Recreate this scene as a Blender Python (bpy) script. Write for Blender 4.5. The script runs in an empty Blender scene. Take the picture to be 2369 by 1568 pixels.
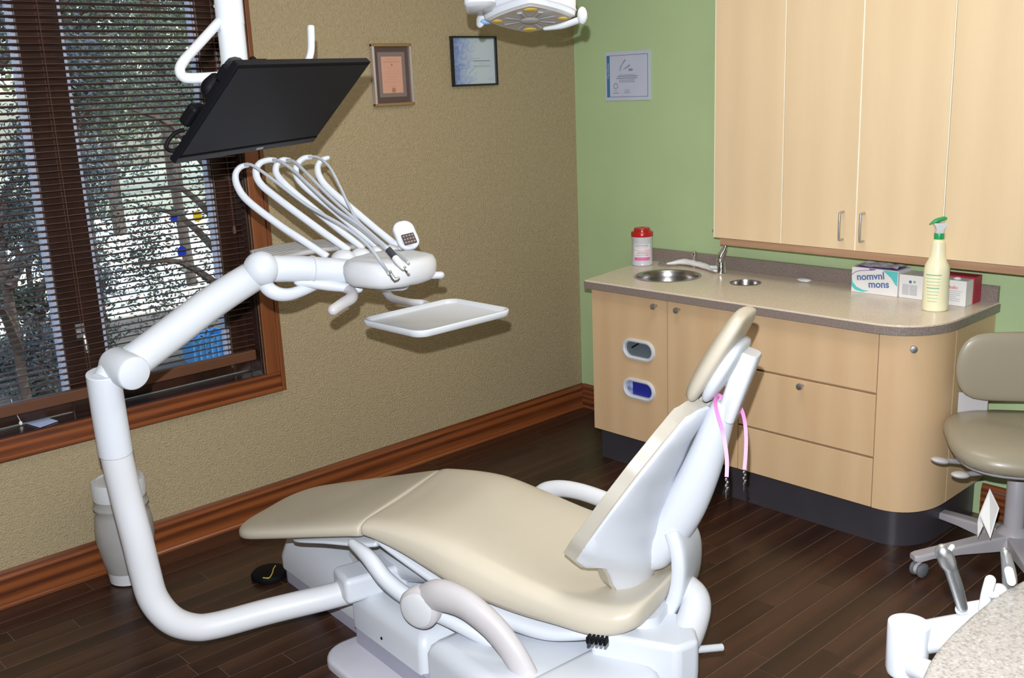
import bpy, bmesh, math, random
from mathutils import Vector, Matrix, noise
random.seed(7)
V = Vector
S = bpy.context.scene
COL = S.collection
# ------------------------------------------------------------------ camera, world, sun, lamps, exposure
FPX = 2341.06
CAM = V((-3.688, -3.514, 1.65))
RX, RY, RZ = V((.7315, .1941, -.6536)), V((-.6807, .1512, -.7168)), V((-.0403, .9693, .2426))
ROT = Matrix((RX, RY, RZ))                       # columns = camera axes in the room
q = ROT.to_quaternion(); q.normalize(); ROT = q.to_matrix()
cd = bpy.data.cameras.new('camera'); cam = bpy.data.objects.new('camera', cd); COL.objects.link(cam)
cam.matrix_world = Matrix.Translation(CAM) @ ROT.to_4x4()
cd.sensor_width = 36; cd.lens = FPX*36/2369; cd.clip_start = .05; cd.clip_end = 200
S.camera = cam
S.view_settings.view_transform = 'Standard'; S.view_settings.look = 'None'
S.view_settings.gamma = 1; S.view_settings.use_curve_mapping = False
S.view_settings.exposure = 0.0
w = bpy.data.worlds.new('sky'); S.world = w; w.use_nodes = True
wn = w.node_tree.nodes; bgn = wn['Background']
sky = wn.new('ShaderNodeTexSky'); sky.sky_type = 'NISHITA'; sky.sun_disc = False
sky.sun_elevation = math.radians(48); sky.sun_rotation = math.radians(200); sky.air_density = 1.2; sky.dust_density = 2.0
w.node_tree.links.new(sky.outputs[0], bgn.inputs[0]); bgn.inputs[1].default_value = .6
def lamp(name, kind, energy, loc, color=(1,1,1), **k):
    l = bpy.data.lights.new(name, kind); l.energy = energy; l.color = color
    for a, b in k.items():
        if a not in ('rot',): setattr(l, a, b)
    o = bpy.data.objects.new(name, l); COL.objects.link(o); o.location = loc
    if 'rot' in k: o.rotation_euler = k['rot']
    return o
lamp('sun', 'SUN', 5.0, (0, 0, 10), (1, .95, .86), angle=.01, rot=(math.radians(46), 0, math.radians(70)))
fl_ = lamp('camera_flash', 'SPOT', 450, CAM + ROT @ V((-.02, .12, .0)), (.93, .965, 1.0), shadow_soft_size=.010, spot_size=math.radians(104), spot_blend=.45)
fl_.rotation_euler = ROT.to_euler()
for lx, ly, e_ in ((-1.35, -1.75, 14), (-3.0, -3.2, 4)):
    lamp('ceiling_lamp_glow', 'AREA', e_, (lx, ly, 2.50), (1, .93, .82), shape='RECTANGLE', size=.55, size_y=1.1)
# ------------------------------------------------------------------ picture-ray helpers (a pixel and a real distance or plane give a room point)
def ray(px, py): return ROT @ V((px-1184.5, 784-py, -FPX))
def D(px, py, d): return CAM + ray(px, py)*(d/FPX)
def PL(px, py, ax, val):
    r = ray(px, py); return CAM + r*((val-CAM[ax])/r[ax])
TH = math.radians(20); CU = V((math.cos(TH), math.sin(TH), 0)); CHD = V((math.sin(TH), -math.cos(TH), 0)); CK = V((-2.003, -1.151, 0))
def CH(u, h, z): return CK + CU*u + CHD*h + V((0, 0, z))
# ------------------------------------------------------------------ mesh helpers
def bm_new(): return bmesh.new()
def box(bm, a, b):
    x0, y0, z0 = a; x1, y1, z1 = b
    vs = [bm.verts.new(p) for p in ((x0,y0,z0),(x1,y0,z0),(x1,y1,z0),(x0,y1,z0),(x0,y0,z1),(x1,y0,z1),(x1,y1,z1),(x0,y1,z1))]
    for f in ((0,3,2,1),(4,5,6,7),(0,1,5,4),(1,2,6,5),(2,3,7,6),(3,0,4,7)): bm.faces.new([vs[i] for i in f])
    return vs
def obox(bm, c, ex, ey, ez, hx, hy, hz):
    c = V(c); vs = []
    for k in (-1, 1):
        for i, j in ((-1,-1),(1,-1),(1,1),(-1,1)): vs.append(bm.verts.new(c + ex*hx*i + ey*hy*j + ez*hz*k))
    for f in ((0,3,2,1),(4,5,6,7),(0,1,5,4),(1,2,6,5),(2,3,7,6),(3,0,4,7)): bm.faces.new([vs[i] for i in f])
    return vs
def cr(pts, n):
    pts = [V(p) if not isinstance(p, (int, float)) else p for p in pts]; out = []
    for i in range(len(pts)-1):
        p0 = pts[max(i-1, 0)]; p1 = pts[i]; p2 = pts[i+1]; p3 = pts[min(i+2, len(pts)-1)]
        for k in range(n):
            t = k/n
            out.append(p1*(1-3*t*t+2*t**3) + p2*(3*t*t-2*t**3) + (p2-p0)*.5*(t-2*t*t+t**3) + (p3-p1)*.5*(t**3-t*t))
    out.append(pts[-1]); return out
def loft(bm, rings, cap=(True, True), close=True):
    R = [[bm.verts.new(p) for p in r] for r in rings]; n = len(R[0])
    for i in range(len(R)-1):
        for j in range(n if close else n-1):
            k = (j+1) % n
            bm.faces.new((R[i][j], R[i][k], R[i+1][k], R[i+1][j]))
    if cap[0]: bm.faces.new(R[0][::-1])
    if cap[1]: bm.faces.new(R[-1])
    return R
def tube(bm, pts, r, n=14, sm=6, flat=None, cap=True, dome=False, up=None):
    """swept round bar; r number or list; flat=(ratio across second axis)"""
    m = len(pts)
    rs = r if isinstance(r, (list, tuple)) else [r]*m
    if sm > 1: P = cr(pts, sm); RR = cr([float(x) for x in rs], sm)
    else: P = [V(p) for p in pts]; RR = list(rs)
    if dome:
        for e in (0, -1):
            a = P[e]; b = P[1] if e == 0 else P[-2]; d = (a-b).normalized(); rr = RR[e]
            ex = [(a + d*rr*math.sin(t), rr*max(math.cos(t), .05)) for t in (.5, 1.0, 1.4)]
            if e == 0: P = [x[0] for x in ex[::-1]] + P; RR = [x[1] for x in ex[::-1]] + RR
            else: P += [x[0] for x in ex]; RR += [x[1] for x in ex]
    rings = []; nrm = None
    for i, p in enumerate(P):
        t = (P[min(i+1, len(P)-1)] - P[max(i-1, 0)])
        if t.length < 1e-9: t = V((0,0,1))
        t.normalize()
        if nrm is None:
            nrm = V(up) if up is not None else (V((0,0,1)) if abs(t.z) < .9 else V((1,0,0)))
        if up is not None: nrm = V(up)
        nrm = (nrm - t*nrm.dot(t)).normalized(); bn = t.cross(nrm)
        f = flat or 1
        rings.append([p + (nrm*math.cos(a)*f + bn*math.sin(a))*RR[i] for a in [2*math.pi*k/n for k in range(n)]])
    loft(bm, rings, (cap, cap))
def lathe(bm, c, prof, n=28, ax=V((0,0,1)), cap=(True, True)):
    """prof [(radius, height)], about c along ax"""
    c = V(c); ax = V(ax).normalized(); a = ax.orthogonal().normalized(); b = ax.cross(a)
    rings = [[c + ax*h + (a*math.cos(t)+b*math.sin(t))*max(r, 1e-4) for t in [2*math.pi*k/n for k in range(n)]] for r, h in prof]
    loft(bm, rings, cap)
def poly(bm, pts, ext):
    """prism: pts polygon, ext vector"""
    ext = V(ext)
    a = [bm.verts.new(p) for p in pts]; b = [bm.verts.new(V(p)+ext) for p in pts]
    bm.faces.new(a[::-1]); bm.faces.new(b)
    for i in range(len(a)):
        j = (i+1) % len(a); bm.faces.new((a[i], a[j], b[j], b[i]))
def rpoly(x0, x1, y0, y1, r, k=6):
    out = []
    for cx, cy, a0 in ((x1-r, y0+r, -90), (x1-r, y1-r, 0), (x0+r, y1-r, 90), (x0+r, y0+r, 180)):
        for i in range(k+1):
            a = math.radians(a0 + 90*i/k); out.append((cx+r*math.cos(a), cy+r*math.sin(a)))
    return out
def ell(bm, c, ax, ay, az, n=20, m=12):
    c = V(c); rings = []
    for i in range(m+1):
        t = -math.pi/2 + math.pi*i/m
        rr = max(math.cos(t), .01)
        rings.append([c + az*math.sin(t) + (ax*math.cos(a)+ay*math.sin(a))*rr for a in [2*math.pi*k/n for k in range(n)]])
    loft(bm, rings)
OFF = {}
def root(name, label, cat, loc, group=None):
    o = bpy.data.objects.new(name, None); COL.objects.link(o); o.location = V(loc); o.empty_display_size = .05
    o['label'] = label; o['category'] = cat
    if group: o['group'] = group
    OFF[o.name] = V(loc); return o
def part(name, bm, m, parent=None, smooth=True, bevel=0, seg=2, label=None, at=None, ang=40, sub=0):
    off = OFF.get(parent.name, V((0,0,0))) if parent else (V(at) if at is not None else V((0,0,0)))
    bmesh.ops.recalc_face_normals(bm, faces=bm.faces)
    for v in bm.verts: v.co -= off
    me = bpy.data.meshes.new(name); bm.to_mesh(me); bm.free()
    me.materials.append(m)
    o = bpy.data.objects.new(name, me); COL.objects.link(o)
    if parent:
        o.parent = parent; OFF[o.name] = off
    else:
        o.location = off; OFF[o.name] = off
    if bevel:
        b = o.modifiers.new('bevel', 'BEVEL'); b.width = bevel; b.segments = seg; b.limit_method = 'ANGLE'; b.angle_limit = math.radians(40)
    if sub:
        s = o.modifiers.new('sub', 'SUBSURF'); s.levels = sub; s.render_levels = sub
    if smooth:
        for p in me.polygons: p.use_smooth = True
        if ang < 179: me.set_sharp_from_angle(angle=math.radians(ang))
    if label: o['label'] = label
    return o
def tag(o, label, cat, group=None, kind=None):
    o['label'] = label; o['category'] = cat
    if group: o['group'] = group
    if kind: o['kind'] = kind
    return o
def struct(o): o['kind'] = 'structure'; return o
def text(s, size, m, parent, c, xdir, ydir, name='lettering', ext=.0006, bold=0):
    """flat print standing on a real surface"""
    cu = bpy.data.curves.new('t', 'FONT'); cu.body = s; cu.size = size; cu.align_x = 'CENTER'; cu.align_y = 'CENTER'; cu.extrude = ext; cu.offset = bold
    t = bpy.data.objects.new('t', cu); COL.objects.link(t)
    bpy.context.view_layer.update()
    me = bpy.data.meshes.new_from_object(t.evaluated_get(bpy.context.evaluated_depsgraph_get()))
    bpy.data.objects.remove(t); me.materials.clear(); me.materials.append(m)
    x = V(xdir).normalized(); y = V(ydir).normalized(); z = x.cross(y); c = V(c)
    off = OFF[parent.name]
    for v in me.vertices: v.co = c + x*v.co.x + y*v.co.y + z*v.co.z - off
    o = bpy.data.objects.new(name, me); COL.objects.link(o); o.parent = parent; OFF[o.name] = off
    return o
# ------------------------------------------------------------------ materials
def mat(name, col, rough=.5, metal=0, bump=None, var=None, spec=None, coat=0, trans=0, ior=1.45, emit=None, alpha=None):
    m = bpy.data.materials.new(name); m.use_nodes = True; nt = m.node_tree; N = nt.nodes; L = nt.links; b = N['Principled BSDF']
    b.inputs['Base Color'].default_value = (*col, 1); b.inputs['Roughness'].default_value = rough; b.inputs['Metallic'].default_value = metal
    b.inputs['IOR'].default_value = ior
    if spec is not None: b.inputs['Specular IOR Level'].default_value = spec
    if coat: b.inputs['Coat Weight'].default_value = coat; b.inputs['Coat Roughness'].default_value = .15
    if trans: b.inputs['Transmission Weight'].default_value = trans
    if emit: b.inputs['Emission Color'].default_value = (*emit[0], 1); b.inputs['Emission Strength'].default_value = emit[1]
    tc = N.new('ShaderNodeTexCoord')
    nz = N.new('ShaderNodeTexNoise'); L.new(tc.outputs['Object'], nz.inputs['Vector'])
    sc, amt = var or (6, .05)
    nz.inputs['Scale'].default_value = sc; nz.inputs['Detail'].default_value = 3
    mr = N.new('ShaderNodeMapRange'); mr.inputs[1].default_value = .3; mr.inputs[2].default_value = .7
    mr.inputs[3].default_value = 1-amt; mr.inputs[4].default_value = 1+amt; L.new(nz.outputs[0], mr.inputs[0])
    mx = N.new('ShaderNodeVectorMath'); mx.operation = 'SCALE'; mx.inputs[0].default_value = col; L.new(mr.outputs[0], mx.inputs['Scale'])
    L.new(mx.outputs[0], b.inputs['Base Color'])
    if bump:
        n2 = N.new('ShaderNodeTexNoise'); n2.inputs['Scale'].default_value = bump[0]; n2.inputs['Detail'].default_value = 4; L.new(tc.outputs['Object'], n2.inputs['Vector'])
        bp = N.new('ShaderNodeBump'); bp.inputs['Strength'].default_value = bump[1]; bp.inputs['Distance'].default_value = bump[2]
        L.new(n2.outputs[0], bp.inputs['Height']); L.new(bp.outputs[0], b.inputs['Normal'])
    return m
def wood(name, c1, c2, stretch, rough=.45, contrast=(.35, .65), rnd=0, coat=0, c3=None, fine=1.0, spec=.5):
    """long grain: noise squeezed along one axis, with wavy figure"""
    m = bpy.data.materials.new(name); m.use_nodes = True; nt = m.node_tree; N = nt.nodes; L = nt.links; b = N['Principled BSDF']
    b.inputs['Roughness'].default_value = rough; b.inputs['Specular IOR Level'].default_value = spec
    if coat: b.inputs['Coat Weight'].default_value = coat; b.inputs['Coat Roughness'].default_value = .12
    tc = N.new('ShaderNodeTexCoord'); oi = N.new('ShaderNodeObjectInfo')
    ad = N.new('ShaderNodeVectorMath'); ad.operation = 'MULTIPLY_ADD'
    cb = N.new('ShaderNodeCombineXYZ'); L.new(oi.outputs['Random'], cb.inputs[0]); L.new(oi.outputs['Random'], cb.inputs[1]); L.new(oi.outputs['Random'], cb.inputs[2])
    L.new(cb.outputs[0], ad.inputs[0]); ad.inputs[1].default_value = (17, 31, 23); L.new(tc.outputs['Object'], ad.inputs[2])
    mp = N.new('ShaderNodeMapping'); mp.inputs['Scale'].default_value = stretch; L.new(ad.outputs[0], mp.inputs['Vector'])
    n1 = N.new('ShaderNodeTexNoise'); n1.inputs['Scale'].default_value = 1; n1.inputs['Detail'].default_value = 6; n1.inputs['Roughness'].default_value = .65; n1.inputs['Distortion'].default_value = .6
    L.new(mp.outputs[0], n1.inputs['Vector'])
    wv = N.new('ShaderNodeTexWave'); wv.wave_type = 'RINGS'; wv.inputs['Scale'].default_value = .22; wv.inputs['Distortion'].default_value = 5; wv.inputs['Detail'].default_value = 3; wv.inputs['Detail Scale'].default_value = .6
    L.new(mp.outputs[0], wv.inputs['Vector'])
    mxx = N.new('ShaderNodeMix'); mxx.data_type = 'FLOAT'; mxx.inputs[0].default_value = .3*fine
    L.new(n1.outputs[0], mxx.inputs[2]); L.new(wv.outputs['Fac'], mxx.inputs[3])
    rp = N.new('ShaderNodeValToRGB'); e = rp.color_ramp.elements
    e[0].position = contrast[0]; e[0].color = (*c1, 1); e[1].position = contrast[1]; e[1].color = (*c2, 1)
    if c3:
        x = rp.color_ramp.elements.new(min(contrast[1]+.12, 1)); x.color = (*c3, 1)
    L.new(mxx.outputs[0], rp.inputs[0])
    out = rp.outputs[0]
    if rnd:
        mr = N.new('ShaderNodeMapRange'); mr.inputs[3].default_value = 1-rnd; mr.inputs[4].default_value = 1+rnd; L.new(oi.outputs['Random'], mr.inputs[0])
        mx = N.new('ShaderNodeVectorMath'); mx.operation = 'SCALE'; L.new(out, mx.inputs[0]); L.new(mr.outputs[0], mx.inputs['Scale']); out = mx.outputs[0]
    L.new(out, b.inputs['Base Color'])
    bp = N.new('ShaderNodeBump'); bp.inputs['Strength'].default_value = .15; bp.inputs['Distance'].default_value = .001; L.new(n1.outputs[0], bp.inputs['Height']); L.new(bp.outputs[0], b.inputs['Normal'])
    return m
def speckle(name, base, dark, light, scale=420, rough=.3):
    m = bpy.data.materials.new(name); m.use_nodes = True; nt = m.node_tree; N = nt.nodes; L = nt.links; b = N['Principled BSDF']
    b.inputs['Roughness'].default_value = rough
    tc = N.new('ShaderNodeTexCoord'); n1 = N.new('ShaderNodeTexNoise'); n1.inputs['Scale'].default_value = scale; n1.inputs['Detail'].default_value = 2
    L.new(tc.outputs['Object'], n1.inputs['Vector'])
    rp = N.new('ShaderNodeValToRGB'); e = rp.color_ramp.elements; e[0].position = .36; e[0].color = (*dark, 1); e[1].position = .47; e[1].color = (*base, 1)
    x = e.new(.58); x.color = (*base, 1); y = e.new(.66); y.color = (*light, 1)
    L.new(n1.outputs[0], rp.inputs[0]); L.new(rp.outputs[0], b.inputs['Base Color']); return m
M = {}
M['tan'] = mat('tan_wall_paint', (.40, .318, .190), .75, bump=(150, 1.0, .008), var=(60, .07))
M['green'] = mat('green_wall_paint', (.42, .545, .30), .6, bump=(190, .2, .002), var=(3, .03))
M['ceil'] = mat('ceiling_paint', (.75, .73, .68), .9)
M['plainwall'] = mat('beige_wall_paint', (.42, .37, .27), .8)
M['oak_trim'] = wood('stained_oak', (.075, .018, .006), (.25, .072, .020), (1.5, 55, 55), .35, (.30, .68), rnd=.06, coat=.25)
M['oak_trim_v'] = wood('stained_oak_upright', (.06, .016, .006), (.20, .060, .018), (55, 55, 1.5), .35, (.30, .68), rnd=.06, coat=.25)
M['oak_trim_y'] = wood('stained_oak_sideways', (.075, .018, .006), (.25, .072, .020), (55, 1.5, 55), .35, (.30, .68), rnd=.06, coat=.25)
M['dark_wood'] = wood('dark_stained_window_wood', (.020, .007, .004), (.045, .015, .009), (30, 30, 3), .3, coat=.3)
M['sill'] = wood('dark_sill_wood', (.022, .010, .010), (.05, .022, .018), (3, 26, 26), .22, coat=.4)
M['floor'] = wood('dark_walnut_plank', (.020, .0080, .0055), (.058, .024, .013), (2.0, 15, 8), .36, (.25, .72), rnd=.38, fine=.7, c3=(.16, .050, .018), coat=.1)
M['floor_base'] = mat('floor_joint_filler', (.24, .16, .11), .6)
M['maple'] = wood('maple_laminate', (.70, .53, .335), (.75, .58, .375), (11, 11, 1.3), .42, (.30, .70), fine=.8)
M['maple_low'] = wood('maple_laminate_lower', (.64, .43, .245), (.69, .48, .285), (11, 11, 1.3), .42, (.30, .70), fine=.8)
M['maple_rail'] = wood('maple_rail', (.42, .24, .14), (.52, .32, .20), (3, 3, 30), .45, (.30, .70))
M['pvc'] = mat('cream_edge_band', (.86, .80, .66), .4)
M['gap'] = mat('dark_gap', (.06, .04, .03), .8)
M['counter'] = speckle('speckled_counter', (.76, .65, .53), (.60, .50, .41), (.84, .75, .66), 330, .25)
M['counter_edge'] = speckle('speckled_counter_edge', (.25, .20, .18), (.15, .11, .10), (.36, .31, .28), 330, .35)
M['cart'] = speckle('speckled_cart_top', (.38, .355, .33), (.27, .24, .22), (.47, .45, .42), 190, .4)
M['kick'] = mat('charcoal_toe_kick', (.048, .043, .052), .33, var=(9, .06))
M['white'] = mat('white_plastic', (.61, .64, .70), .36, var=(3, .01), coat=.1)
M['whitegloss'] = mat('white_gloss_paint', (.60, .625, .67), .26, var=(3, .01), coat=.4)
M['warmwhite'] = mat('warm_white_plastic', (.62, .63, .665), .4, var=(3, .01))
M['grey_pl'] = mat('light_grey_plastic', (.52, .52, .58), .4)
M['greyband'] = mat('grey_base_band', (.36, .36, .45), .5)
M['armpad'] = mat('pale_grey_armrest', (.52, .495, .51), .45)
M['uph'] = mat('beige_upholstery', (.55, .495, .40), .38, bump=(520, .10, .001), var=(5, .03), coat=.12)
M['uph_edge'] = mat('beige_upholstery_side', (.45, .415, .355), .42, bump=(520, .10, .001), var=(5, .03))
M['uph_stool'] = mat('tan_stool_vinyl', (.32, .28, .205), .36, bump=(520, .10, .001), var=(5, .03), coat=.15)
M['stoolgrey'] = mat('stool_grey_plastic', (.40, .38, .41), .4)
M['chrome'] = mat('chrome', (.75, .75, .76), .12, 1)
M['steel'] = mat('brushed_steel', (.50, .51, .52), .38, .9, bump=(300, .08, .0005))
M['basin'] = mat('basin_steel', (.50, .48, .48), .26, 1)
M['blackpl'] = mat('black_plastic', (.0035, .0035, .005), .6, spec=.15)
M['screen'] = mat('matte_screen', (.008, .009, .014), .5, spec=.25)
M['rubber'] = mat('dark_rubber', (.03, .03, .035), .6)
M['castergrey'] = mat('caster_grey', (.14, .15, .17), .5)
M['hose'] = mat('grey_tubing', (.43, .46, .52), .35, coat=.2)
M['slat'] = wood('brown_blind_slat', (.045, .016, .009), (.075, .030, .017), (4, 20, 20), .45)
M['blindrail'] = mat('brown_blind_rail', (.11, .045, .022), .45)
M['cord'] = mat('brown_cord', (.10, .05, .03), .8)
M['vinyl'] = mat('pale_window_bead', (.42, .45, .56), .5)
M['pink'] = mat('pink_strap', (.78, .24, .56), .45)
M['red'] = mat('red_lid', (.45, .012, .014), .25, coat=.3)
M['labelwhite'] = mat('paper_label', (.82, .80, .82), .5)
M['labelpink'] = mat('magenta_print', (.75, .16, .40), .5)
M['labelpale'] = mat('pale_pink_print', (.84, .55, .62), .5)
M['ink'] = mat('grey_print', (.28, .27, .33), .6)
M['inkblue'] = mat('slate_blue_print', (.12, .19, .38), .5)
M['inkgreen'] = mat('green_print', (.18, .48, .33), .5)
M['inkred'] = mat('red_print', (.70, .12, .14), .5)
M['teal'] = mat('teal_print', (.12, .58, .58), .5)
M['purple'] = mat('purple_print', (.22, .12, .42), .5)
M['paper'] = mat('white_card', (.80, .79, .78), .55)
M['redbox'] = mat('crimson_card', (.42, .025, .05), .45)
M['greenpl'] = mat('green_plastic', (.02, .33, .10), .3, coat=.3)
M['bottle'] = mat('cloudy_yellow_bottle', (.95, .91, .64), .3, trans=.12, coat=.2)
M['bottlelow'] = mat('cloudy_bottle_foot', (.74, .78, .68), .3, trans=.35)
M['nozzle'] = mat('clear_grey_nozzle', (.62, .66, .68), .3)
M['jar'] = mat('translucent_ribbed_plastic', (.36, .35, .345), .35, var=(14, .06))
M['tissue'] = mat('soft_tissue', (.83, .83, .86), .8)
M['film'] = mat('clear_film', (.68, .68, .78), .25)
M['peach'] = mat('peach_paper', (.56, .30, .215), .6)
M['bronze'] = mat('bronze_frame', (.36, .24, .12), .35, .6)
M['silverframe'] = mat('silver_frame_side', (.62, .55, .54), .3, .7)
M['matboard'] = mat('brown_mat', (.085, .055, .045), .7)
M['matboard2'] = mat('mauve_mat', (.19, .145, .135), .7)
M['blackframe'] = mat('black_frame', (.012, .012, .014), .25, coat=.3)
M['certblue'] = mat('blue_band', (.05, .17, .33), .5)
M['certpaper'] = mat('lilac_paper', (.50, .54, .68), .5)
M['bulb'] = mat('yellow_reflector', (.72, .52, .10), .2, .3)
M['lens'] = mat('lamp_lens_grey', (.42, .39, .37), .25, coat=.5)
M['bluefilm'] = mat('blue_tab', (.25, .45, .80), .4)
M['key'] = mat('brown_keypad', (.05, .03, .03), .4)
M['keys'] = mat('grey_keys', (.30, .24, .24), .4)
M['sblue'] = mat('blue_vinyl_sticker', (.01, .04, .50), .5)
M['syell'] = mat('yellow_vinyl_sticker', (.75, .58, .02), .5)
M['troffer'] = mat('lamp_diffuser', (.9, .9, .88), .5, emit=((1, .93, .82), 1.2))
M['bark'] = mat('bark', (.09, .07, .055), .9, bump=(30, .6, .02), var=(12, .2))
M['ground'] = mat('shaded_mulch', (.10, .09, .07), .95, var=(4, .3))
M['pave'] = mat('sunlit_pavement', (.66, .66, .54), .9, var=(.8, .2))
M['lawn'] = mat('lawn_grass', (.36, .38, .26), .9, var=(2, .25))
M['bluetub'] = mat('sky_blue_plastic', (.08, .34, .72), .5)
def leafmat(name, c):
    m = mat(name, c, .5, var=(5, .35)); b = m.node_tree.nodes['Principled BSDF']; b.inputs['Subsurface Weight'].default_value = 0
    return m
M['leaf1'] = leafmat('deep_leaf', (.04, .06, .038)); M['leaf2'] = leafmat('sky_tinted_leaf', (.035, .052, .06)); M['leaf3'] = leafmat('bright_leaf', (.10, .14, .05))  # second leaf colour has the blue of reflected sky mixed into it
# window glass lets light straight through
g = bpy.data.materials.new('window_glass'); g.use_nodes = True; nt = g.node_tree; nt.nodes.remove(nt.nodes['Principled BSDF'])
tr = nt.nodes.new('ShaderNodeBsdfTransparent'); tr.inputs[0].default_value = (.90, .92, .94, 1); gl = nt.nodes.new('ShaderNodeBsdfGlossy'); gl.inputs['Roughness'].default_value = .02
ms = nt.nodes.new('ShaderNodeMixShader'); ms.inputs[0].default_value = .06
nt.links.new(tr.outputs[0], ms.inputs[1]); nt.links.new(gl.outputs[0], ms.inputs[2]); nt.links.new(ms.outputs[0], nt.nodes['Material Output'].inputs[0]); M['glass'] = g
# patterned art paper of the second frame
def art_mat():
    m = bpy.data.materials.new('blue_abstract_print'); m.use_nodes = True; nt = m.node_tree; N = nt.nodes; L = nt.links; b = N['Principled BSDF']; b.inputs['Roughness'].default_value = .3
    tc = N.new('ShaderNodeTexCoord'); sp = N.new('ShaderNodeSeparateXYZ'); L.new(tc.outputs['Generated'], sp.inputs[0])
    nz = N.new('ShaderNodeTexNoise'); nz.inputs['Scale'].default_value = 5; nz.inputs['Detail'].default_value = 4; nz.inputs['Distortion'].default_value = 2.5; L.new(tc.outputs['Generated'], nz.inputs['Vector'])
    ad = N.new('ShaderNodeMath'); ad.operation = 'MULTIPLY_ADD'; L.new(nz.outputs[0], ad.inputs[0]); ad.inputs[1].default_value = .9; L.new(sp.outputs[0], ad.inputs[2])
    rp = N.new('ShaderNodeValToRGB'); e = rp.color_ramp.elements; e[0].position = .42; e[0].color = (.13, .19, .38, 1); e[1].position = .98; e[1].color = (.46, .53, .58, 1)
    x = e.new(.66); x.color = (.27, .34, .55, 1)
    L.new(ad.outputs[0], rp.inputs[0]); L.new(rp.outputs[0], b.inputs['Base Color']); return m
M['art'] = art_mat()
# ------------------------------------------------------------------ THE SETTING
XL, YF, ZC = -5.6, -6.2, 2.56
b = bm_new(); box(b, (XL-.1, YF-.1, -.08), (.1, .1, -.0009)); fl = struct(part('floor', b, M['floor_base'], smooth=False))
# planks: rows run along x
pw = .0775; lengths = [.45, .62, .8, .95, 1.1]; pm = []
for l in lengths:
    b = bm_new(); hx = l/2-.0007; hy = pw/2-.0008
    vs = box(b, (-hx, -hy, -.0008), (hx, hy, 0)); 
    for v in b.verts:
        if v.co.z > -.0004: v.co.x *= (hx-.0004)/hx; v.co.y *= (hy-.0004)/hy
    bmesh.ops.recalc_face_normals(b, faces=b.faces); me = bpy.data.meshes.new('plank'); b.to_mesh(me); b.free(); me.materials.append(M['floor']); pm.append(me)
rnd = random.Random(3); npl = 0
filler = bm_new()
def seen(x, y):
    q = ROT.transposed() @ (V((x, y, 0)) - CAM)
    if q.z > -.3: return False
    px = 1184.5 + FPX*q.x/-q.z; py = 784 - FPX*q.y/-q.z
    return -60 < px < 2430 and 700 < py < 1640
r = 0; y = -.02 - pw/2 + .0
y = -2.052 + pw/2 + pw*26
while y > -3.6:
    x = .02 - rnd.random()*.6 + .3
    if -.02 > y - pw/2 or True:
        while x > -3.4:
            k = rnd.randrange(5); l = lengths[k]; xc = x - l/2
            if y < .03 and xc+l/2 > -3.3:
                if any(seen(xc + l*f, y) for f in (-.5, -.25, 0, .25, .5)) and y < .0 and npl < 296:
                    o = bpy.data.objects.new('plank', pm[k]); COL.objects.link(o); o.location = (xc, y, 0); o.parent = fl; npl += 1
                else:
                    box(filler, (xc-l/2+.001, y-pw/2+.001, -.0008), (xc+l/2-.001, y+pw/2-.001, 0))
            x -= l
    y -= pw
o = part('plank', filler, M['floor'], fl, smooth=False); o['kind'] = 'stuff'
b = bm_new(); box(b, (XL-.1, YF-.1, ZC), (.1, .3, ZC+.1)); struct(part('ceiling', b, M['ceil'], smooth=False))
WX0, WX1, WZ0, WZ1 = -3.10, -1.812, .582, 2.15
b = bm_new()
box(b, (XL, 0, 0), (WX0, .14, ZC)); box(b, (WX1, 0, 0), (0, .14, ZC)); box(b, (WX0, 0, 0), (WX1, .14, WZ0)); box(b, (WX0, 0, WZ1), (WX1, .14, ZC))
struct(part('wall_back', b, M['tan'], smooth=False))
b = bm_new(); box(b, (0, YF, 0), (.12, .14, ZC)); struct(part('wall_right', b, M['green'], smooth=False))
b = bm_new(); box(b, (XL-.12, YF, 0), (XL, .14, ZC)); struct(part('wall_left', b, M['plainwall'], smooth=False))
b = bm_new(); box(b, (XL, YF-.12, 0), (0, YF, ZC)); struct(part('wall_front', b, M['plainwall'], smooth=False))
def baseprof(d, h):  # depth out, height
    return [(0, 0), (d, 0), (d, h*.80), (d*.80, h*.86), (d*.72, h*.93), (d*.35, h), (0, h)]
b = bm_new(); poly(b, [V((XL, -d, z)) for d, z in baseprof(.016, .128)], (-XL-.001, 0, 0)); bb = struct(part('baseboard_back', b, M['oak_trim'], smooth=False))
b = bm_new(); poly(b, [V((XL, -.016-d, z)) for d, z in ((0,0),(.011,0),(.010,.008),(.005,.013),(0,.014))], (-XL-.02, 0, 0)); part('quarter_round', b, M['oak_trim'], bb, smooth=False)
b = bm_new(); poly(b, [V((-d, -.0165, z)) for d, z in baseprof(.016, .128)], (0, -.53, 0)); poly(b, [V((-d, -2.07, z)) for d, z in baseprof(.016, .128)], (0, YF+2.07, 0)); struct(part('baseboard_right', b, M['oak_trim_y'], smooth=False))
# window
b = bm_new(); cw = .076; t = .018
box(b, (WX0-cw, -t, WZ0-cw), (WX1+cw, 0, WZ0)); cas = struct(part('trim_1', b, M['oak_trim'], smooth=False, bevel=.003))
b = bm_new(); box(b, (WX1, -t, WZ0), (WX1+cw, 0, WZ1)); part('casing_board', b, M['oak_trim_v'], cas, smooth=False, bevel=.003)
b = bm_new(); box(b, (WX0-cw, -t, WZ0), (WX0, 0, WZ1)); part('casing_board', b, M['oak_trim_v'], cas, smooth=False, bevel=.003)
b = bm_new(); box(b, (WX0-cw, -t, WZ1), (WX1+cw, 0, WZ1+cw)); part('casing_board', b, M['oak_trim'], cas, smooth=False, bevel=.003)
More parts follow.
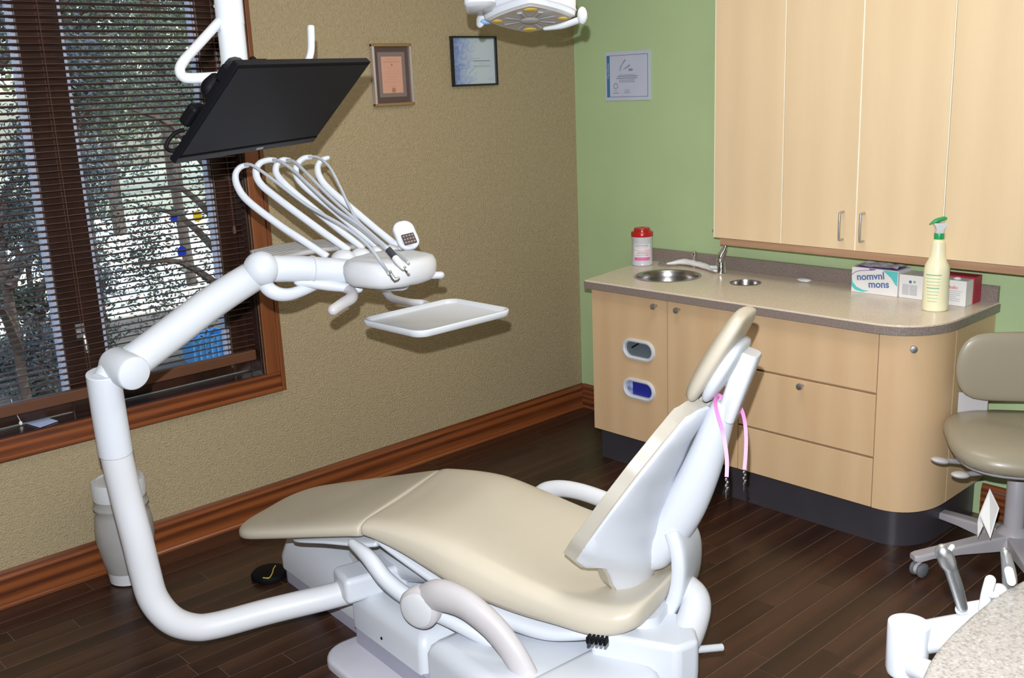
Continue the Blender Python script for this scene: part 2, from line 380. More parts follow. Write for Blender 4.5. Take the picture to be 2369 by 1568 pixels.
# raised outer moulding strip on the casing
b = bm_new(); box(b, (WX1+cw-.018, -t-.006, WZ0-cw), (WX1+cw, -t, WZ1+cw)); part('moulding', b, M['oak_trim_v'], cas, smooth=False, bevel=.002); b = bm_new(); box(b, (WX0-cw, -t-.006, WZ0-cw), (WX1+cw-.018, -t, WZ0-cw+.018)); part('moulding', b, M['oak_trim'], cas, smooth=False, bevel=.002)
b = bm_new()   # jamb lining
box(b, (WX1-.012, .0, WZ0), (WX1, .14, WZ1)); box(b, (WX0, .0, WZ0), (WX0+.012, .14, WZ1)); box(b, (WX0+.012, 0, WZ1-.012), (WX1-.012, .14, WZ1))
MX0, MX1 = -2.525, -2.385
box(b, (MX0, .085, WZ0), (MX1, .125, WZ1)); box(b, (WX1-.085, .085, WZ0+.01), (WX1-.012, .125, WZ1)); box(b, (WX0+.012, .085, WZ0+.01), (WX0+.085, .125, WZ1))
box(b, (MX1, .085, WZ0+.01), (WX1-.085, .125, WZ0+.045)); box(b, (WX0+.085, .085, WZ0+.01), (MX0, .125, WZ0+.045)); box(b, (MX1, .085, WZ1-.07), (WX1-.085, .125, WZ1-.012)); box(b, (WX0+.085, .085, WZ1-.07), (MX0, .125, WZ1-.012))
win = struct(part('window_1', b, M['dark_wood'], smooth=False, bevel=.002))
b = bm_new(); box(b, (WX0, -.002, WZ0-.006), (WX1, .09, WZ0+.004)); part('window_sill', b, M['sill'], win, smooth=False)
for x0, x1 in ((MX1, WX1-.085), (WX0+.085, MX0)):
    b = bm_new(); z0, z1 = WZ0+.045, WZ1-.07; s = .014
    box(b, (x0, .098, z0), (x0+s, .135, z1)); box(b, (x1-s, .098, z0), (x1, .135, z1)); box(b, (x0+s, .098, z0), (x1-s, .135, z0+.012)); box(b, (x0+s, .098, z1-s), (x1-s, .135, z1))
    part('glazing_bead', b, M['vinyl'], win, smooth=False)
    b = bm_new(); box(b, (x0+s, .112, z0+.01), (x1-s, .115, z1-.01)); part('pane', b, M['glass'], win, smooth=False)
b = bm_new(); box(b, (MX0+.045, .078, .85), (MX0+.075, .085, .90)); tube(b, [(MX0+.06, .075, .87), (MX0+.062, .055, .86), (MX0+.064, .050, .80)], .006, 8, 3); part('window_latch', b, M['steel'], win)
# stickers on the glass
def sticker(px, py, w, h, k, m, label):
    c = PL(px, py, 1, .1105); b = bm_new()
    pts = [V((c.x + w*math.cos(a), c.y, c.z + h*math.sin(a))) for a in [math.pi/6*0 + 2*math.pi*i/k + (math.pi/4 if k == 4 else math.pi/2) for i in range(k)]]
    poly(b, pts, (0, .001, 0)); tag(part('window_sticker', b, m, smooth=False, at=c), label, 'sticker', 'stickers on the window glass')
sticker(403, 506, .018, .016, 4, M['sblue'], 'small square dark blue sticker on the window pane left of the yellow one')
sticker(457, 500, .020, .024, 6, M['syell'], 'small six sided yellow sticker on the right window pane')
sticker(421, 581, .019, .022, 6, M['sblue'], 'small six sided dark blue sticker on the window pane below the other two')
# ------------------------------------------------------------------ outdoors
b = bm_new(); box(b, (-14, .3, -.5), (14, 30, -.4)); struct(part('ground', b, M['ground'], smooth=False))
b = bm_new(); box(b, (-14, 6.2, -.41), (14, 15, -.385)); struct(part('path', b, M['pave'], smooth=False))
b = bm_new(); box(b, (-14, 15, -.41), (14, 30, -.39)); struct(part('lawn', b, M['lawn'], smooth=False))
def tree(x, y, h, rr, n, lm, label, lean=0, zlow=1.2, cat='tree', name='tree', leaf=.05, flat=1, seed=0):
    rd = random.Random(seed*77+5); R0 = root(name, label, cat, (x, y, -.4), 'trees and shrubs beyond the window')
    b = bm_new(); top = V((x+lean, y, h*.75)); tube(b, [(x, y, -.4), (x+lean*.4, y+.05, h*.3), top], [.055*rr, .045*rr, .02], 9, 5)
    for i in range(9):
        a = rd.random()*6.28; z = zlow + (h-zlow)*rd.random()*.8; s = V((x+lean*z/h, y, z*.8)); e = s + V((math.cos(a)*rr*.8, math.sin(a)*rr*.6, rr*(.1+.5*rd.random())))
        tube(b, [s, s.lerp(e, .5)+V((0, 0, .12)), e], [.035, .022, .008], 6, 3)
    part('trunk', b, M['bark'], R0)
    verts = []; faces = []
    cl = [(V((x+lean+rd.uniform(-1, 1)*rr*.8, y+rd.uniform(-1, 1)*rr*.6*flat, zlow+(h-zlow)*rd.random())), rr*rd.uniform(.22, .42)) for _ in range(26)]
    for i in range(n):
        c, cr_ = rd.choice(cl); p = c + V((rd.gauss(0, .5), rd.gauss(0, .5), rd.gauss(0, .5)))*cr_ - V((x, y, -.4))
        a = V((rd.gauss(0, 1), rd.gauss(0, 1), rd.gauss(0, 1))).normalized(); c2 = a.orthogonal().normalized(); s = leaf*rd.uniform(.6, 1.3)
        k = len(verts); verts += [p-a*s, p+c2*s*.45, p+a*s, p-c2*s*.45]; faces.append((k, k+1, k+2, k+3))
    me = bpy.data.meshes.new('foliage'); me.from_pydata(verts, [], faces); me.materials.append(lm)
    o = bpy.data.objects.new('foliage', me); COL.objects.link(o); o.parent = R0; o['kind'] = 'stuff'
tree(-1.85, 3.0, 3.4, .62, 24000, M['leaf2'], 'leafy tree with reflected sky blue painted into its leaves outside the left window pane', 0, -.2, leaf=.019, seed=1, flat=.9)
tree(-.55, 5.2, 4.6, 1.2, 24000, M['leaf1'], 'dark green tree filling the upper middle of the window', .1, 1.1, leaf=.030, seed=2, flat=.7)
tree(1.25, 7.2, 4.8, 1.1, 9000, M['leaf1'], 'dense dark tree behind the upper right of the window', -.2, 1.5, leaf=.034, seed=3, flat=.6)
tree(2.6, 12.5, 6.0, 1.9, 8000, M['leaf3'], 'tall paler tree standing farther back on the sunlit path', 0, 1.4, leaf=.07, seed=4, flat=.5)
tree(6.8, 19.5, 8.0, 3.2, 8000, M['leaf1'], 'broad tree farthest from the window', 0, 1.0, leaf=.12, seed=6, flat=.5)
tree(-1.32, 4.3, .95, .48, 16000, M['leaf1'], 'dark rounded shrub seen just right of the window mullion', 0, -.35, 'shrub', 'shrub', leaf=.022, seed=7, flat=.8)
tree(-.20, 3.5, 1.9, .85, 11000, M['leaf1'], 'twiggy shrub with bare branches in front of the sunlit path', 0, .0, 'shrub', 'shrub', leaf=.019, seed=8, flat=.5)
c = PL(478, 832, 2, -.4)
R0 = root('plastic_tub', 'sky blue ribbed plastic tub standing on the ground outside the window', 'tub', c)
b = bm_new(); loft(b, [[c+V((x*s, y*s, z)) for x, y in rpoly(-.17, .17, -.12, .12, .03)] for z, s in ((0, .85), (.22, 1), (.22, .93), (.03, .8))]); part('tub_body', b, M['bluetub'], R0)
b = bm_new()
for i in range(7): obox(b, c+V((-.15+.05*i, -.118, .12)), V((1,0,0)), V((0,1,0)), V((0,0,1)), .006, .006, .09)
part('rib', b, M['bluetub'], R0)
# ------------------------------------------------------------------ window blind
R0 = root('window_blind', 'dark brown horizontal slat blind hanging in the oak framed window', 'blind', (-2.456, .04, .64))
sx0, sx1 = WX0+.02, WX1-.018; b = bm_new(); hl = (sx1-sx0)/2; ta = math.radians(13)
pr = [(-.0125, -.0012), (-.006, .0012), (0, .0019), (.006, .0012), (.0125, -.0012), (.0125, -.0032), (.006, -.0009), (0, -.0002), (-.006, -.0009), (-.0125, -.0032)]
poly(b, [V((-hl, yy*math.cos(ta)+zz*math.sin(ta), -yy*math.sin(ta)+zz*math.cos(ta))) for yy, zz in pr], (2*hl, 0, 0))
bmesh.ops.recalc_face_normals(b, faces=b.faces); me = bpy.data.meshes.new('slat'); b.to_mesh(me); b.free(); me.materials.append(M['slat'])
z = .704; pitch = .0215
while z < 2.08:
    o = bpy.data.objects.new('slat', me); COL.objects.link(o); o.parent = R0; o.location = V(((sx0+sx1)/2, .034, z)) - R0.location; z += pitch
b = bm_new(); box(b, (sx0, .020, .643), (sx1, .048, .684)); part('bottom_rail', b, M['blindrail'], R0, bevel=.004, smooth=False)
b = bm_new(); box(b, (sx0, .010, 2.085), (sx1, .055, 2.135)); part('head_rail', b, M['blindrail'], R0, bevel=.003, smooth=False)
for x in (-1.93, -2.47, -3.0):
    b = bm_new()
    for yy in (.020, .048): tube(b, [(x, yy, .685), (x, yy, 2.09)], .0011, 5, 1)
    part('ladder_cord', b, M['cord'], R0)
    b = bm_new(); lathe(b, (x, .034, .640), [(.002, -.012), (.004, -.008), (.004, .0), (.002, .004)], 8); part('cord_button', b, M['cord'], R0)
c = V((-1.87, .015, 1.15))
b = bm_new(); tube(b, [(c.x, c.y, 1.18), (c.x, c.y, 2.08)], .001, 5, 1); lathe(b, (c.x, c.y, 1.15), [(.002, .03), (.006, .022), (.007, .0), (.003, -.004)], 10); part('pull_cord', b, M['cord'], R0)
# card and cord tassel on the sill
c = V((-2.643, .045, WZ0+.006)); b = bm_new(); poly(b, [PL(55, 978, 2, c.z), PL(92, 989, 2, c.z), PL(134, 974, 2, c.z), PL(100, 964, 2, c.z)], (0, 0, .0015))
tag(part('paper_card', b, M['certpaper'], smooth=False, at=c), 'pale folded paper card lying on the window sill at the far left', 'card')
b = bm_new(); p = PL(48, 979, 2, WZ0+.012); lathe(b, p, [(.003, -.006), (.006, -.002), (.006, .003), (.003, .008)], 10); tube(b, [p+V((0,0,.008)), p+V((-.012,.0,.05)), p+V((-.014, .015, .09))], .0012, 5, 4)
tag(part('cord_tassel', b, M['paper'], at=p), 'small white cord tassel beside the card on the window sill', 'tassel')
# ------------------------------------------------------------------ framed papers
def frame(name, label, x0, x1, z0, z1, fm, fw, mats, sidem=None):
    R0 = root(name, label, 'frame', ((x0+x1)/2, -.01, z0)); d = .022
    b = bm_new(); box(b, (x0, -d, z0), (x1, -.001, z0+fw)); part('frame_rail', b, fm, R0, smooth=False, bevel=.003)
    b = bm_new(); box(b, (x0, -d, z1-fw), (x1, -.001, z1)); part('frame_rail', b, fm, R0, smooth=False, bevel=.003)
    b = bm_new(); box(b, (x0, -d, z0), (x0+fw, -.001, z1)); part('frame_stile', b, sidem or fm, R0, smooth=False, bevel=.005)
    b = bm_new(); box(b, (x1-fw, -d, z0), (x1, -.001, z1)); part('frame_stile', b, sidem or fm, R0, smooth=False, bevel=.005)
    y = -.007
    for nm, m, ix in mats:
        b = bm_new(); box(b, (x0+ix[0], y-.0012, z0+ix[1]), (x1-ix[2], y, z1-ix[3])); part(nm, b, m, R0, smooth=False); y -= .0014
    return R0, y
R0, y = frame('framed_certificate', 'peach certificate in brown mats and a bronze and silver frame on the tan wall', -1.202, -1.000, 1.588, 1.838, M['bronze'], .013, (('mat_board', M['matboard'], (.01,)*4), ('inner_mat', M['matboard2'], (.032, .036, .032, .034)), ('certificate_sheet', M['peach'], (.048, .052, .05, .052))), M['silverframe'])
b = bm_new(); cx = -1.102
for i, (z, l) in enumerate(((1.776, .03), (1.765, .042), (1.742, .02), (1.729, .036), (1.718, .040), (1.706, .036), (1.695, .03), (1.683, .044), (1.668, .03))):
    h = .0035 if i == 1 else .0011; box(b, (cx-l, y-.0006, z-h/2), (cx+l, y, z+h/2))
part('printed_text', b, mat('faded_print', (.48, .24, .17), .6), R0, smooth=False)
b = bm_new(); lathe(b, (cx+.003, y, 1.652), [(.010, 0), (.0105, .0006), (.009, .001)], 14, V((0, -1, 0))); lathe(b, (cx, y, 1.753), [(.005, 0), (.004, .0006)], 8, V((0, -1, 0))); part('seal', b, mat('brown_seal', (.36, .17, .09), .5), R0)
R0, y = frame('framed_print', 'blue and white abstract certificate in a thin black frame on the tan wall', -.780, -.518, 1.655, 1.868, M['blackframe'], .009, (('print_sheet', M['art'], (.008,)*4),))
b = bm_new()
for z, x0, l, h in ((1.772, -.655, .04, .0015), (1.762, -.655, .1, .005), (1.750, -.62, .035, .001), (1.742, -.655, .1, .0014), (1.737, -.655, .1, .0014), (1.683, -.57, .03, .0012)): box(b, (x0, y-.0006, z-h/2), (x0+l, y, z+h/2))
part('printed_text', b, M['ink'], R0, smooth=False)
# certificate on the green wall
R0 = root('wall_certificate', 'white certificate with a blue side band on the green wall', 'certificate', (-.003, -.34, 1.562))
b = bm_new(); box(b, (-.006, -.476, 1.562), (-.0005, -.207, 1.782)); part('certificate_sheet', b, M['certpaper'], R0, smooth=False)
x0 = -.0066; Y = lambda f: -.207 - .269*f; Z = lambda f: 1.782 - .22*f
b = bm_new(); box(b, (x0, Y(.10), Z(.93)), (-.005, Y(.03), Z(.07))); part('blue_band', b, M['certblue'], R0, smooth=False)
b = bm_new(); th = .0014
box(b, (x0, Y(.95), Z(.08)), (-.005, Y(.10), Z(.07))); box(b, (x0, Y(.95), Z(.93)), (-.005, Y(.10), Z(.92))); box(b, (x0, Y(.955), Z(.93)), (-.005, Y(.945), Z(.07))); part('border_line', b, mat('violet_line', (.16, .16, .30), .5), R0, smooth=False)
b = bm_new()
for fz, f0, f1, h in ((.475, .31, .67, .0018), (.505, .27, .73, .004), (.545, .25, .72, .004), (.585, .31, .67, .0028), (.62, .31, .67, .0028), (.79, .18, .27, .0015), (.83, .18, .28, .0015), (.85, .17, .31, .002), (.785, .45, .54, .0022), (.82, .42, .55, .0022), (.845, .43, .55, .0022)):
    box(b, (x0, Y(f1), Z(fz)-h/2), (-.005, Y(f0), Z(fz)+h/2))
box(b, (x0, Y(.62), Z(.40)), (-.005, Y(.53), Z(.355)))
part('printed_text', b, mat('slate_print', (.22, .25, .32), .5), R0, smooth=False)
b = bm_new()
for pts in (((.35, .32), (.40, .24), (.46, .17)), ((.40, .37), (.48, .33), (.56, .28)), ((.34, .40), (.34, .35), (.37, .29))):
    tube(b, [V((-.0062, Y(a), Z(c))) for a, c in pts], [.001, .0028, .004], 6, 4)
tube(b, [V((-.0062, Y(.235+.045*math.cos(a)), Z(.70+.05*math.sin(a)))) for a in [i*math.pi/5 for i in range(11)]], .0022, 6, 2)
part('emblem', b, mat('grey_emblem', (.26, .30, .36), .5), R0)
text('Certificate', .016, M['certpaper'], R0, (x0-.0004, Y(.065), Z(.38)), (0, 0, 1), (0, 1, 0), ext=.0002)
# ------------------------------------------------------------------ BASE CABINETS
FX, CTZ, CB = -.512, .825, .150     # cabinet front plane, counter top, door bottoms
ft = .019; gp = .002
def cab(name, label, y0, y1, top=.68):
    R0 = root(name, label, 'cabinet', (FX/2, (y0+y1)/2, 0), 'base cabinets')
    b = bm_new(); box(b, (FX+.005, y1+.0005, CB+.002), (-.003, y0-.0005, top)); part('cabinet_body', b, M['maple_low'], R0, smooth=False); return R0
def knob(R0, y, z, par, x=FX-ft, ax=V((-1,0,0))):
    b = bm_new(); lathe(b, (x, y, z), [(.006, 0), (.005, .004), (.0045, .016), (.011, .019), (.0125, .023), (.0115, .028), (.004, .0295)], 16, ax); part('knob', b, M['steel'], par)
def panel(R0, name, y0, y1, z0, z1, m=None):
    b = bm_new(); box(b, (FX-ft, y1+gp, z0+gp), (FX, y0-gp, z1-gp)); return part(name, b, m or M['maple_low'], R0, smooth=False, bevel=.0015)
YA, YB, YC, YD = -.575, -.990, -1.337, -1.900; TZ = .795
# unit with dispenser openings (door has two real slots)
R0 = cab('base_cabinet', 'maple base cabinet at the wall corner with two white rimmed oval slots', YA, YB)
b = bm_new(); sl = []
def slot(yc, zc, hw, hh, k=8):
    out = []
    for cy, a0 in ((yc+hw-hh, -90), (yc-hw+hh, 90)):
        for i in range(k+1):
            a = math.radians(a0+180*i/k); out.append((cy+hh*math.cos(a), zc+hh*math.sin(a)))
    return out
def plate_with_slots(b, y0, y1, z0, z1, xa, xb, slots):
    for x in (xa, xb):
        loops = [[(y0, z0), (y1, z0), (y1, z1), (y0, z1)]] + slots; es = []
        for lp in loops:
            vs = [b.verts.new((x, p[0], p[1])) for p in lp]; es += [b.edges.new((vs[i], vs[(i+1) % len(vs)])) for i in range(len(vs))]
        bmesh.ops.triangle_fill(b, edges=es, use_beauty=True)
    for lp in [[(y0, z0), (y1, z0), (y1, z1), (y0, z1)]] + slots:
        a = [b.verts.new((xa, p[0], p[1])) for p in lp]; c = [b.verts.new((xb, p[0], p[1])) for p in lp]
        for i in range(len(a)): j = (i+1) % len(a); b.faces.new((a[i], a[j], c[j], c[i]))
    bmesh.ops.remove_doubles(b, verts=b.verts, dist=1e-5)
SL = [(-.838, .553), (-.838, .380)]
plate_with_slots(b, YB+gp, YA-gp, CB+gp, TZ-gp, FX-ft, FX, [slot(y, z, .078, .037) for y, z in SL])
dr = part('door', b, M['maple_low'], R0, smooth=False)
for i, (y, z) in enumerate(SL):
    b = bm_new(); o1 = slot(y, z, .088, .046, 10); o2 = slot(y, z, .072, .031, 10); rings = []
    for pts, x in ((o1, FX-ft), (slot(y, z, .086, .044, 10), FX-ft-.008), (slot(y, z, .078, .037, 10), FX-ft-.010), (o2, FX-ft-.006), (o2, FX+.02)): rings.append([V((x, p[0], p[1])) for p in pts])
    loft(b, rings, (False, False)); part('slot_rim', b, M['warmwhite'], dr, ang=30)
    b = bm_new()
    pts = slot(y, z, .072, .031, 10)
    if i == 0:
        poly(b, [V((FX-ft+.006, p[0], p[1])) for p in pts], (.004, 0, 0)); part('dispenser_insert', b, mat('slate_insert', (.10, .13, .16), .35), dr, smooth=False)
        b = bm_new(); poly(b, [V((FX-ft+.004, y+.045, z+.005)), V((FX-ft+.004, y+.005, z+.029)), V((FX-ft+.004, y-.005, z+.029)), V((FX-ft+.004, y+.04, z))], (.003, 0, 0)); part('insert_flap', b, M['blackpl'], dr, smooth=False)
    else:
        poly(b, [V((FX-ft+.006, p[0], p[1])) for p in pts if p[0] > y-.004], (.002, 0, 0)); part('glove_packet', b, mat('crumpled_blue_film', (.30, .36, .62), .3, var=(60, .6)), dr, smooth=False)
        b = bm_new(); poly(b, [V((FX-ft+.009, p[0], p[1])) for p in pts], (.003, 0, 0)); part('blue_insert', b, mat('navy_insert', (.02, .03, .30), .35), dr, smooth=False)
knob(R0, -.935, .756, dr)
R0 = cab('base_cabinet', 'maple base cabinet with one plain door under the sink tap', YB, YC); dr = panel(R0, 'door', YB, YC, CB, TZ); knob(R0, -1.052, .756, dr)
R0 = cab('drawer_cabinet', 'maple base cabinet with a false front over two drawers', YC, YD, .77)
panel(R0, 'drawer', YC, YD, .572, TZ); d2 = panel(R0, 'drawer', YC, YD, .338, .568); knob(R0, -1.615, .548, d2); panel(R0, 'drawer', YC, YD, CB, .334)
# curved end cabinet
def arc_pts(y0, xf, yend, xend, k=14, ex=2.3, x1=-.003):
    """plan outline of the rounded end: from the front plane round to the side, then to the wall"""
    out = [(xf, y0)]
    for i in range(k+1):
        a = math.pi/2*i/k; yr = min(xend*.85, y0-yend-.004); cx = xf+xend; cy = yend+yr
        out.append((cx - xend*abs(math.cos(a))**(2/ex), cy - yr*abs(math.sin(a))**(2/ex)))
    out.append((x1, yend)); return out
R0 = root('curved_end_cabinet', 'maple cabinet with a bowed door rounding the end of the counter', 'cabinet', (-.27, -1.97, 0), 'base cabinets')
o1 = arc_pts(YD-gp, FX-ft, -2.070, .21); inn = arc_pts(YD-gp, FX, -2.052, .20)
b = bm_new(); n = len(o1)
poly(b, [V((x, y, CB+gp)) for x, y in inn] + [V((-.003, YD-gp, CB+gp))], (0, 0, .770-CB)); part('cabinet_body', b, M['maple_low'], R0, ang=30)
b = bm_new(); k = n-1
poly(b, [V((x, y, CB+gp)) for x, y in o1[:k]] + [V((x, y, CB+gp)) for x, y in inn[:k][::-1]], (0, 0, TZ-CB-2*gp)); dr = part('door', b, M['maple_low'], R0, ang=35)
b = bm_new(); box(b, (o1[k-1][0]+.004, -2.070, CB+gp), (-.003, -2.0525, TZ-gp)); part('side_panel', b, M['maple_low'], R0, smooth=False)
p = PL(2106, 805, 0, -.495); knob(R0, p.y-.012, .748, dr, x=-.505, ax=V((-.8, -.6, 0)))
# toe kick
b = bm_new(); kk = arc_pts(-1.88, -.481, -2.040, .20); kin = arc_pts(-1.88, -.465, -2.024, .19)
poly(b, [V((-.481, -.575, 0))] + [V((x, y, 0)) for x, y in kk] + [V((x, y, 0)) for x, y in kin[::-1]] + [V((-.465, -.575, 0))], (0, 0, CB)); struct(part('trim_2', b, M['kick'], ang=30))
# worktop with sink and waste holes
ct = [(-.556, -.560), (-.556, -1.74)] + arc_pts(-1.80, -.556, -2.080, .24, 16)[1:-1] + [(-.0, -2.080), (-.0, -.455), (-.25, -.50)]
SC, SR = (-.281, -.792), (.138, .138); HC, HR = (-.222, -1.150), .061
def hole(c, r, k=28): return [(c[0]+r*math.cos(2*math.pi*i/k), c[1]+r*math.sin(2*math.pi*i/k)) for i in range(k)]
def slab(b, outer, holes, z0, z1):
    for z in (z0, z1):
        es = []
        for lp in [outer]+holes:
            vs = [b.verts.new((p[0], p[1], z)) for p in lp]; es += [b.edges.new((vs[i], vs[(i+1) % len(vs)])) for i in range(len(vs))]
        bmesh.ops.triangle_fill(b, edges=es, use_beauty=True)
    for lp in [outer]+holes:
        a = [b.verts.new((p[0], p[1], z0)) for p in lp]; c = [b.verts.new((p[0], p[1], z1)) for p in lp]
        for i in range(len(a)): j = (i+1) % len(a); b.faces.new((a[i], a[j], c[j], c[i]))
    bmesh.ops.remove_doubles(b, verts=b.verts, dist=1e-5)
R0 = root('countertop', 'speckled taupe countertop with a rounded end and a low backsplash', 'countertop', (-.28, -1.3, .79))
b = bm_new(); slab(b, ct, [hole(SC, .140), hole(HC, HR)], .797, CTZ); o = part('worktop', b, M['counter'], R0, smooth=False, bevel=.006, seg=3)
b = bm_new()
def inset(pl, d):
    out = []
    for i in range(len(pl)):
        p0 = V((*pl[i-1], 0)); p1 = V((*pl[i], 0)); p2 = V((*pl[(i+1) % len(pl)], 0))
        n1 = V(((p1-p0).y, -(p1-p0).x, 0)).normalized(); n2 = V(((p2-p1).y, -(p2-p1).x, 0)).normalized(); nn = (n1+n2).normalized()
        q = p1 + nn*d/max(nn.dot(n1), .4); out.append((q.x, q.y))
    return out
edge = ct[:-3]+[(-.002, -2.0825)]
oe = inset(ct, .0025)
def band(b, o_, i_, z0, z1):
    for k in range(len(o_)-1):
        a = [b.verts.new((p[0], p[1], z)) for p, z in ((o_[k], z0), (o_[k+1], z0), (o_[k+1], z1), (o_[k], z1), (i_[k], z0), (i_[k+1], z0), (i_[k+1], z1), (i_[k], z1))]
        for f in ((0,1,2,3), (7,6,5,4), (3,2,6,7), (0,4,5,1)): b.faces.new([a[i] for i in f])
    bmesh.ops.remove_doubles(b, verts=b.verts, dist=1e-5)
sgn = 1 if abs(oe[1][0]) > abs(ct[1][0]) else -1
oe = inset(ct, .003*sgn); nfr = len(ct)-3
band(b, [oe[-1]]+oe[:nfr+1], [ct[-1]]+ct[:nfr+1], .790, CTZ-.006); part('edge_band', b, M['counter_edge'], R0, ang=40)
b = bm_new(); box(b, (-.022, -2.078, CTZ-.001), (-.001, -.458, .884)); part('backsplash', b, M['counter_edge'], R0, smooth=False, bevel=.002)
# sink bowl
R0 = root('sink_basin', 'round stainless steel sink bowl set into the countertop', 'sink', (SC[0], SC[1], .69))
b = bm_new(); lathe(b, (SC[0], SC[1], CTZ), [(.144, .0005), (.146, .0025), (.139, .003), (.134, -.004), (.132, -.03), (.128, -.10), (.10, -.128), (.03, -.135), (.001, -.136), (.001, -.139), (.104, -.133), (.133, -.10), (.1375, -.02), (.139, -.001)], 40, cap=(False, False)); part('bowl', b, M['basin'], R0, ang=60)
b = bm_new(); lathe(b, (SC[0], SC[1], CTZ-.136), [(.028, .001), (.03, .004), (.022, .003), (.001, .002)], 20); part('drain', b, M['steel'], R0)
b = bm_new(); lathe(b, (HC[0], HC[1], CTZ), [(.062, .0005), (.064, .0025), (.057, .003), (.055, -.005), (.053, -.12), (.0525, -.12), (.0525, -.0), (.05, .001)][:6]+[(.055, -.119), (.058, -.004)], 32, cap=(False, False)); tag(part('waste_ring', b, M['basin'], at=(HC[0], HC[1], CTZ), ang=60), 'small round steel lined waste opening in the countertop right of the sink', 'waste chute')
# tap
c = PL(1668, 633, 2, CTZ)
c.z += .0006; R0 = root('sink_tap', 'chrome curved tap standing behind the sink bowl', 'tap', c)
b = bm_new(); lathe(b, c, [(.024, 0), (.025, .004), (.022, .008), (.021, .045), (.019, .052), (.010, .055)], 24); part('tap_base', b, M['chrome'], R0)
b = bm_new(); ux = (SC[0]-c.x, SC[1]-c.y); d = V((*ux, 0)).normalized(); s = ROT @ V((1, 0, 0)); s.z = 0; s.normalize()
tube(b, [c+V((0,0,.045)), c+V((0,0,.07))-s*.004, c+V((0,0,.10))+s*.012, c+V((0,0,.125))+s*.018, c+V((0,0,.150))+s*.010, c+V((0,0,.178))-s*.010+d*.01, c+V((0,0,.19))-s*.018+d*.02], [.016, .017, .014, .010, .007, .005, .003], 14, 5, dome=True); part('spout', b, M['chrome'], R0)
b = bm_new(); tube(b, [c+V((0,0,.028))-s*.018, c+V((0,0,.03))-s*.045], .008, 10, 1, dome=True); part('lever', b, M['whitegloss'], R0)
c = PL(1605, 612, 2, CTZ)+V((-.02, 0, 0)); c.x = min(c.x, -.05); c = PL(1606, 616, 0, -.045); c.z = CTZ
b = bm_new(); lathe(b, c+V((0,0,0)), [(.007, 0), (.007, .05), (.013, .052), (.014, .056), (.014, .070), (.010, .073)], 14); tag(part('chrome_stub', b, M['chrome'], at=c), 'short chrome knob stem rising behind the white cloth', 'knob')
# white sleeve cloth and coiled tube beside the canister
p0, p1, p2, p3, p4 = [PL(x, y, 2, CTZ+.0145) for x, y in ((1545, 610), (1580, 608), (1610, 612), (1635, 618), (1655, 626))]
b = bm_new(); tube(b, [p0, p1+V((0,0,.006)), p2+V((0,0,.004)), p3+V((0,0,.002)), p4], [.007, .020, .019, .017, .009], 14, 6, flat=.62, up=(0,0,1), dome=True)
for v in b.verts: v.co += V((0, 0, .003*noise.noise(v.co*60)))
tag(part('cloth_sleeve', b, M['tissue'], at=p2), 'crumpled white cloth sleeve lying behind the sink between canister and tap', 'cloth')
b = bm_new(); c = PL(1528, 612, 2, CTZ+.004)
for i in range(3):
    tube(b, [c+V((.012*math.sin(a)+.004*i, -.022+.034*math.cos(a)*(1-.1*i), .004+.006*i+.004*math.sin(2*a))) for a in [k*math.pi/6 for k in range(13)]], .0022, 6, 2)
tag(part('coiled_tube', b, M['steel'], at=c), 'small coil of thin grey tube between the wipes canister and the white cloth', 'tube')
# wipes canister
c = PL(1486, 612, 2, CTZ)
c.z += .0006; R0 = root('wipes_canister', 'white wipes canister with a red lid and pink label beside the sink', 'canister', c)
b = bm_new(); lathe(b, c, [(.046, 0), (.0495, .004), (.0495, .012), (.047, .015), (.047, .122), (.0495, .126), (.0495, .132), (.046, .134)], 36); part('canister_body', b, M['whitegloss'], R0)
b = bm_new(); lathe(b, c, [(.050, .1325), (.0505, .136), (.0505, .150), (.047, .155), (.038, .156), (.0365, .168), (.034, .171), (.012, .173), (.010, .170), (.001, .170)], 36); part('lid', b, M['red'], R0)
vd = (CAM-c); vd.z = 0; a0 = math.atan2(vd.y, vd.x)
def wrap(b, c, r, h0, h1, aw, ac=0, k=14):
    A = [a0+ac-aw+2*aw*i/k for i in range(k+1)]
    for i in range(k):
        q4 = [c+V((r*math.cos(a), r*math.sin(a), h)) for a, h in ((A[i], h0), (A[i+1], h0), (A[i+1], h1), (A[i], h1))]; b.faces.new([b.verts.new(p) for p in q4])
b = bm_new(); wrap(b, c, .0473, .034, .102, .82); lb = part('label', b, M['labelwhite'], R0)
b = bm_new(); wrap(b, c, .0476, .026, .041, .82); part('magenta_band', b, M['labelpink'], R0)
b = bm_new(); wrap(b, c, .0476, .045, .075, .2, .6); wrap(b, c, .0476, .070, .076, .78); part('pink_print', b, M['labelpale'], R0)
b = bm_new()
for h, t_, aw in ((.095, .003, .7), (.089, .002, .72), (.083, .0012, .6), (.064, .0022, .45), (.058, .0022, .5), (.052, .0015, .62), (.047, .0015, .62)): wrap(b, c, .0478, h, h+t_, aw, -.05)
part('printed_text', b, M['ink'], R0)
# cotton pad
c = PL(1860, 650, 2, CTZ+.004); b = bm_new(); ell(b, c+V((0,0,.004)), V((.018,0,0)), V((0,.032,0)), V((0,0,.007)), 18, 8)
for v in b.verts: v.co += V((0, 0, .003*noise.noise(v.co*70))) + V((.003, .002, 0))*noise.noise(v.co*90)
tag(part('gauze_pad', b, M['tissue'], at=c), 'crumpled white gauze pad alone on the countertop by the backsplash', 'gauze')
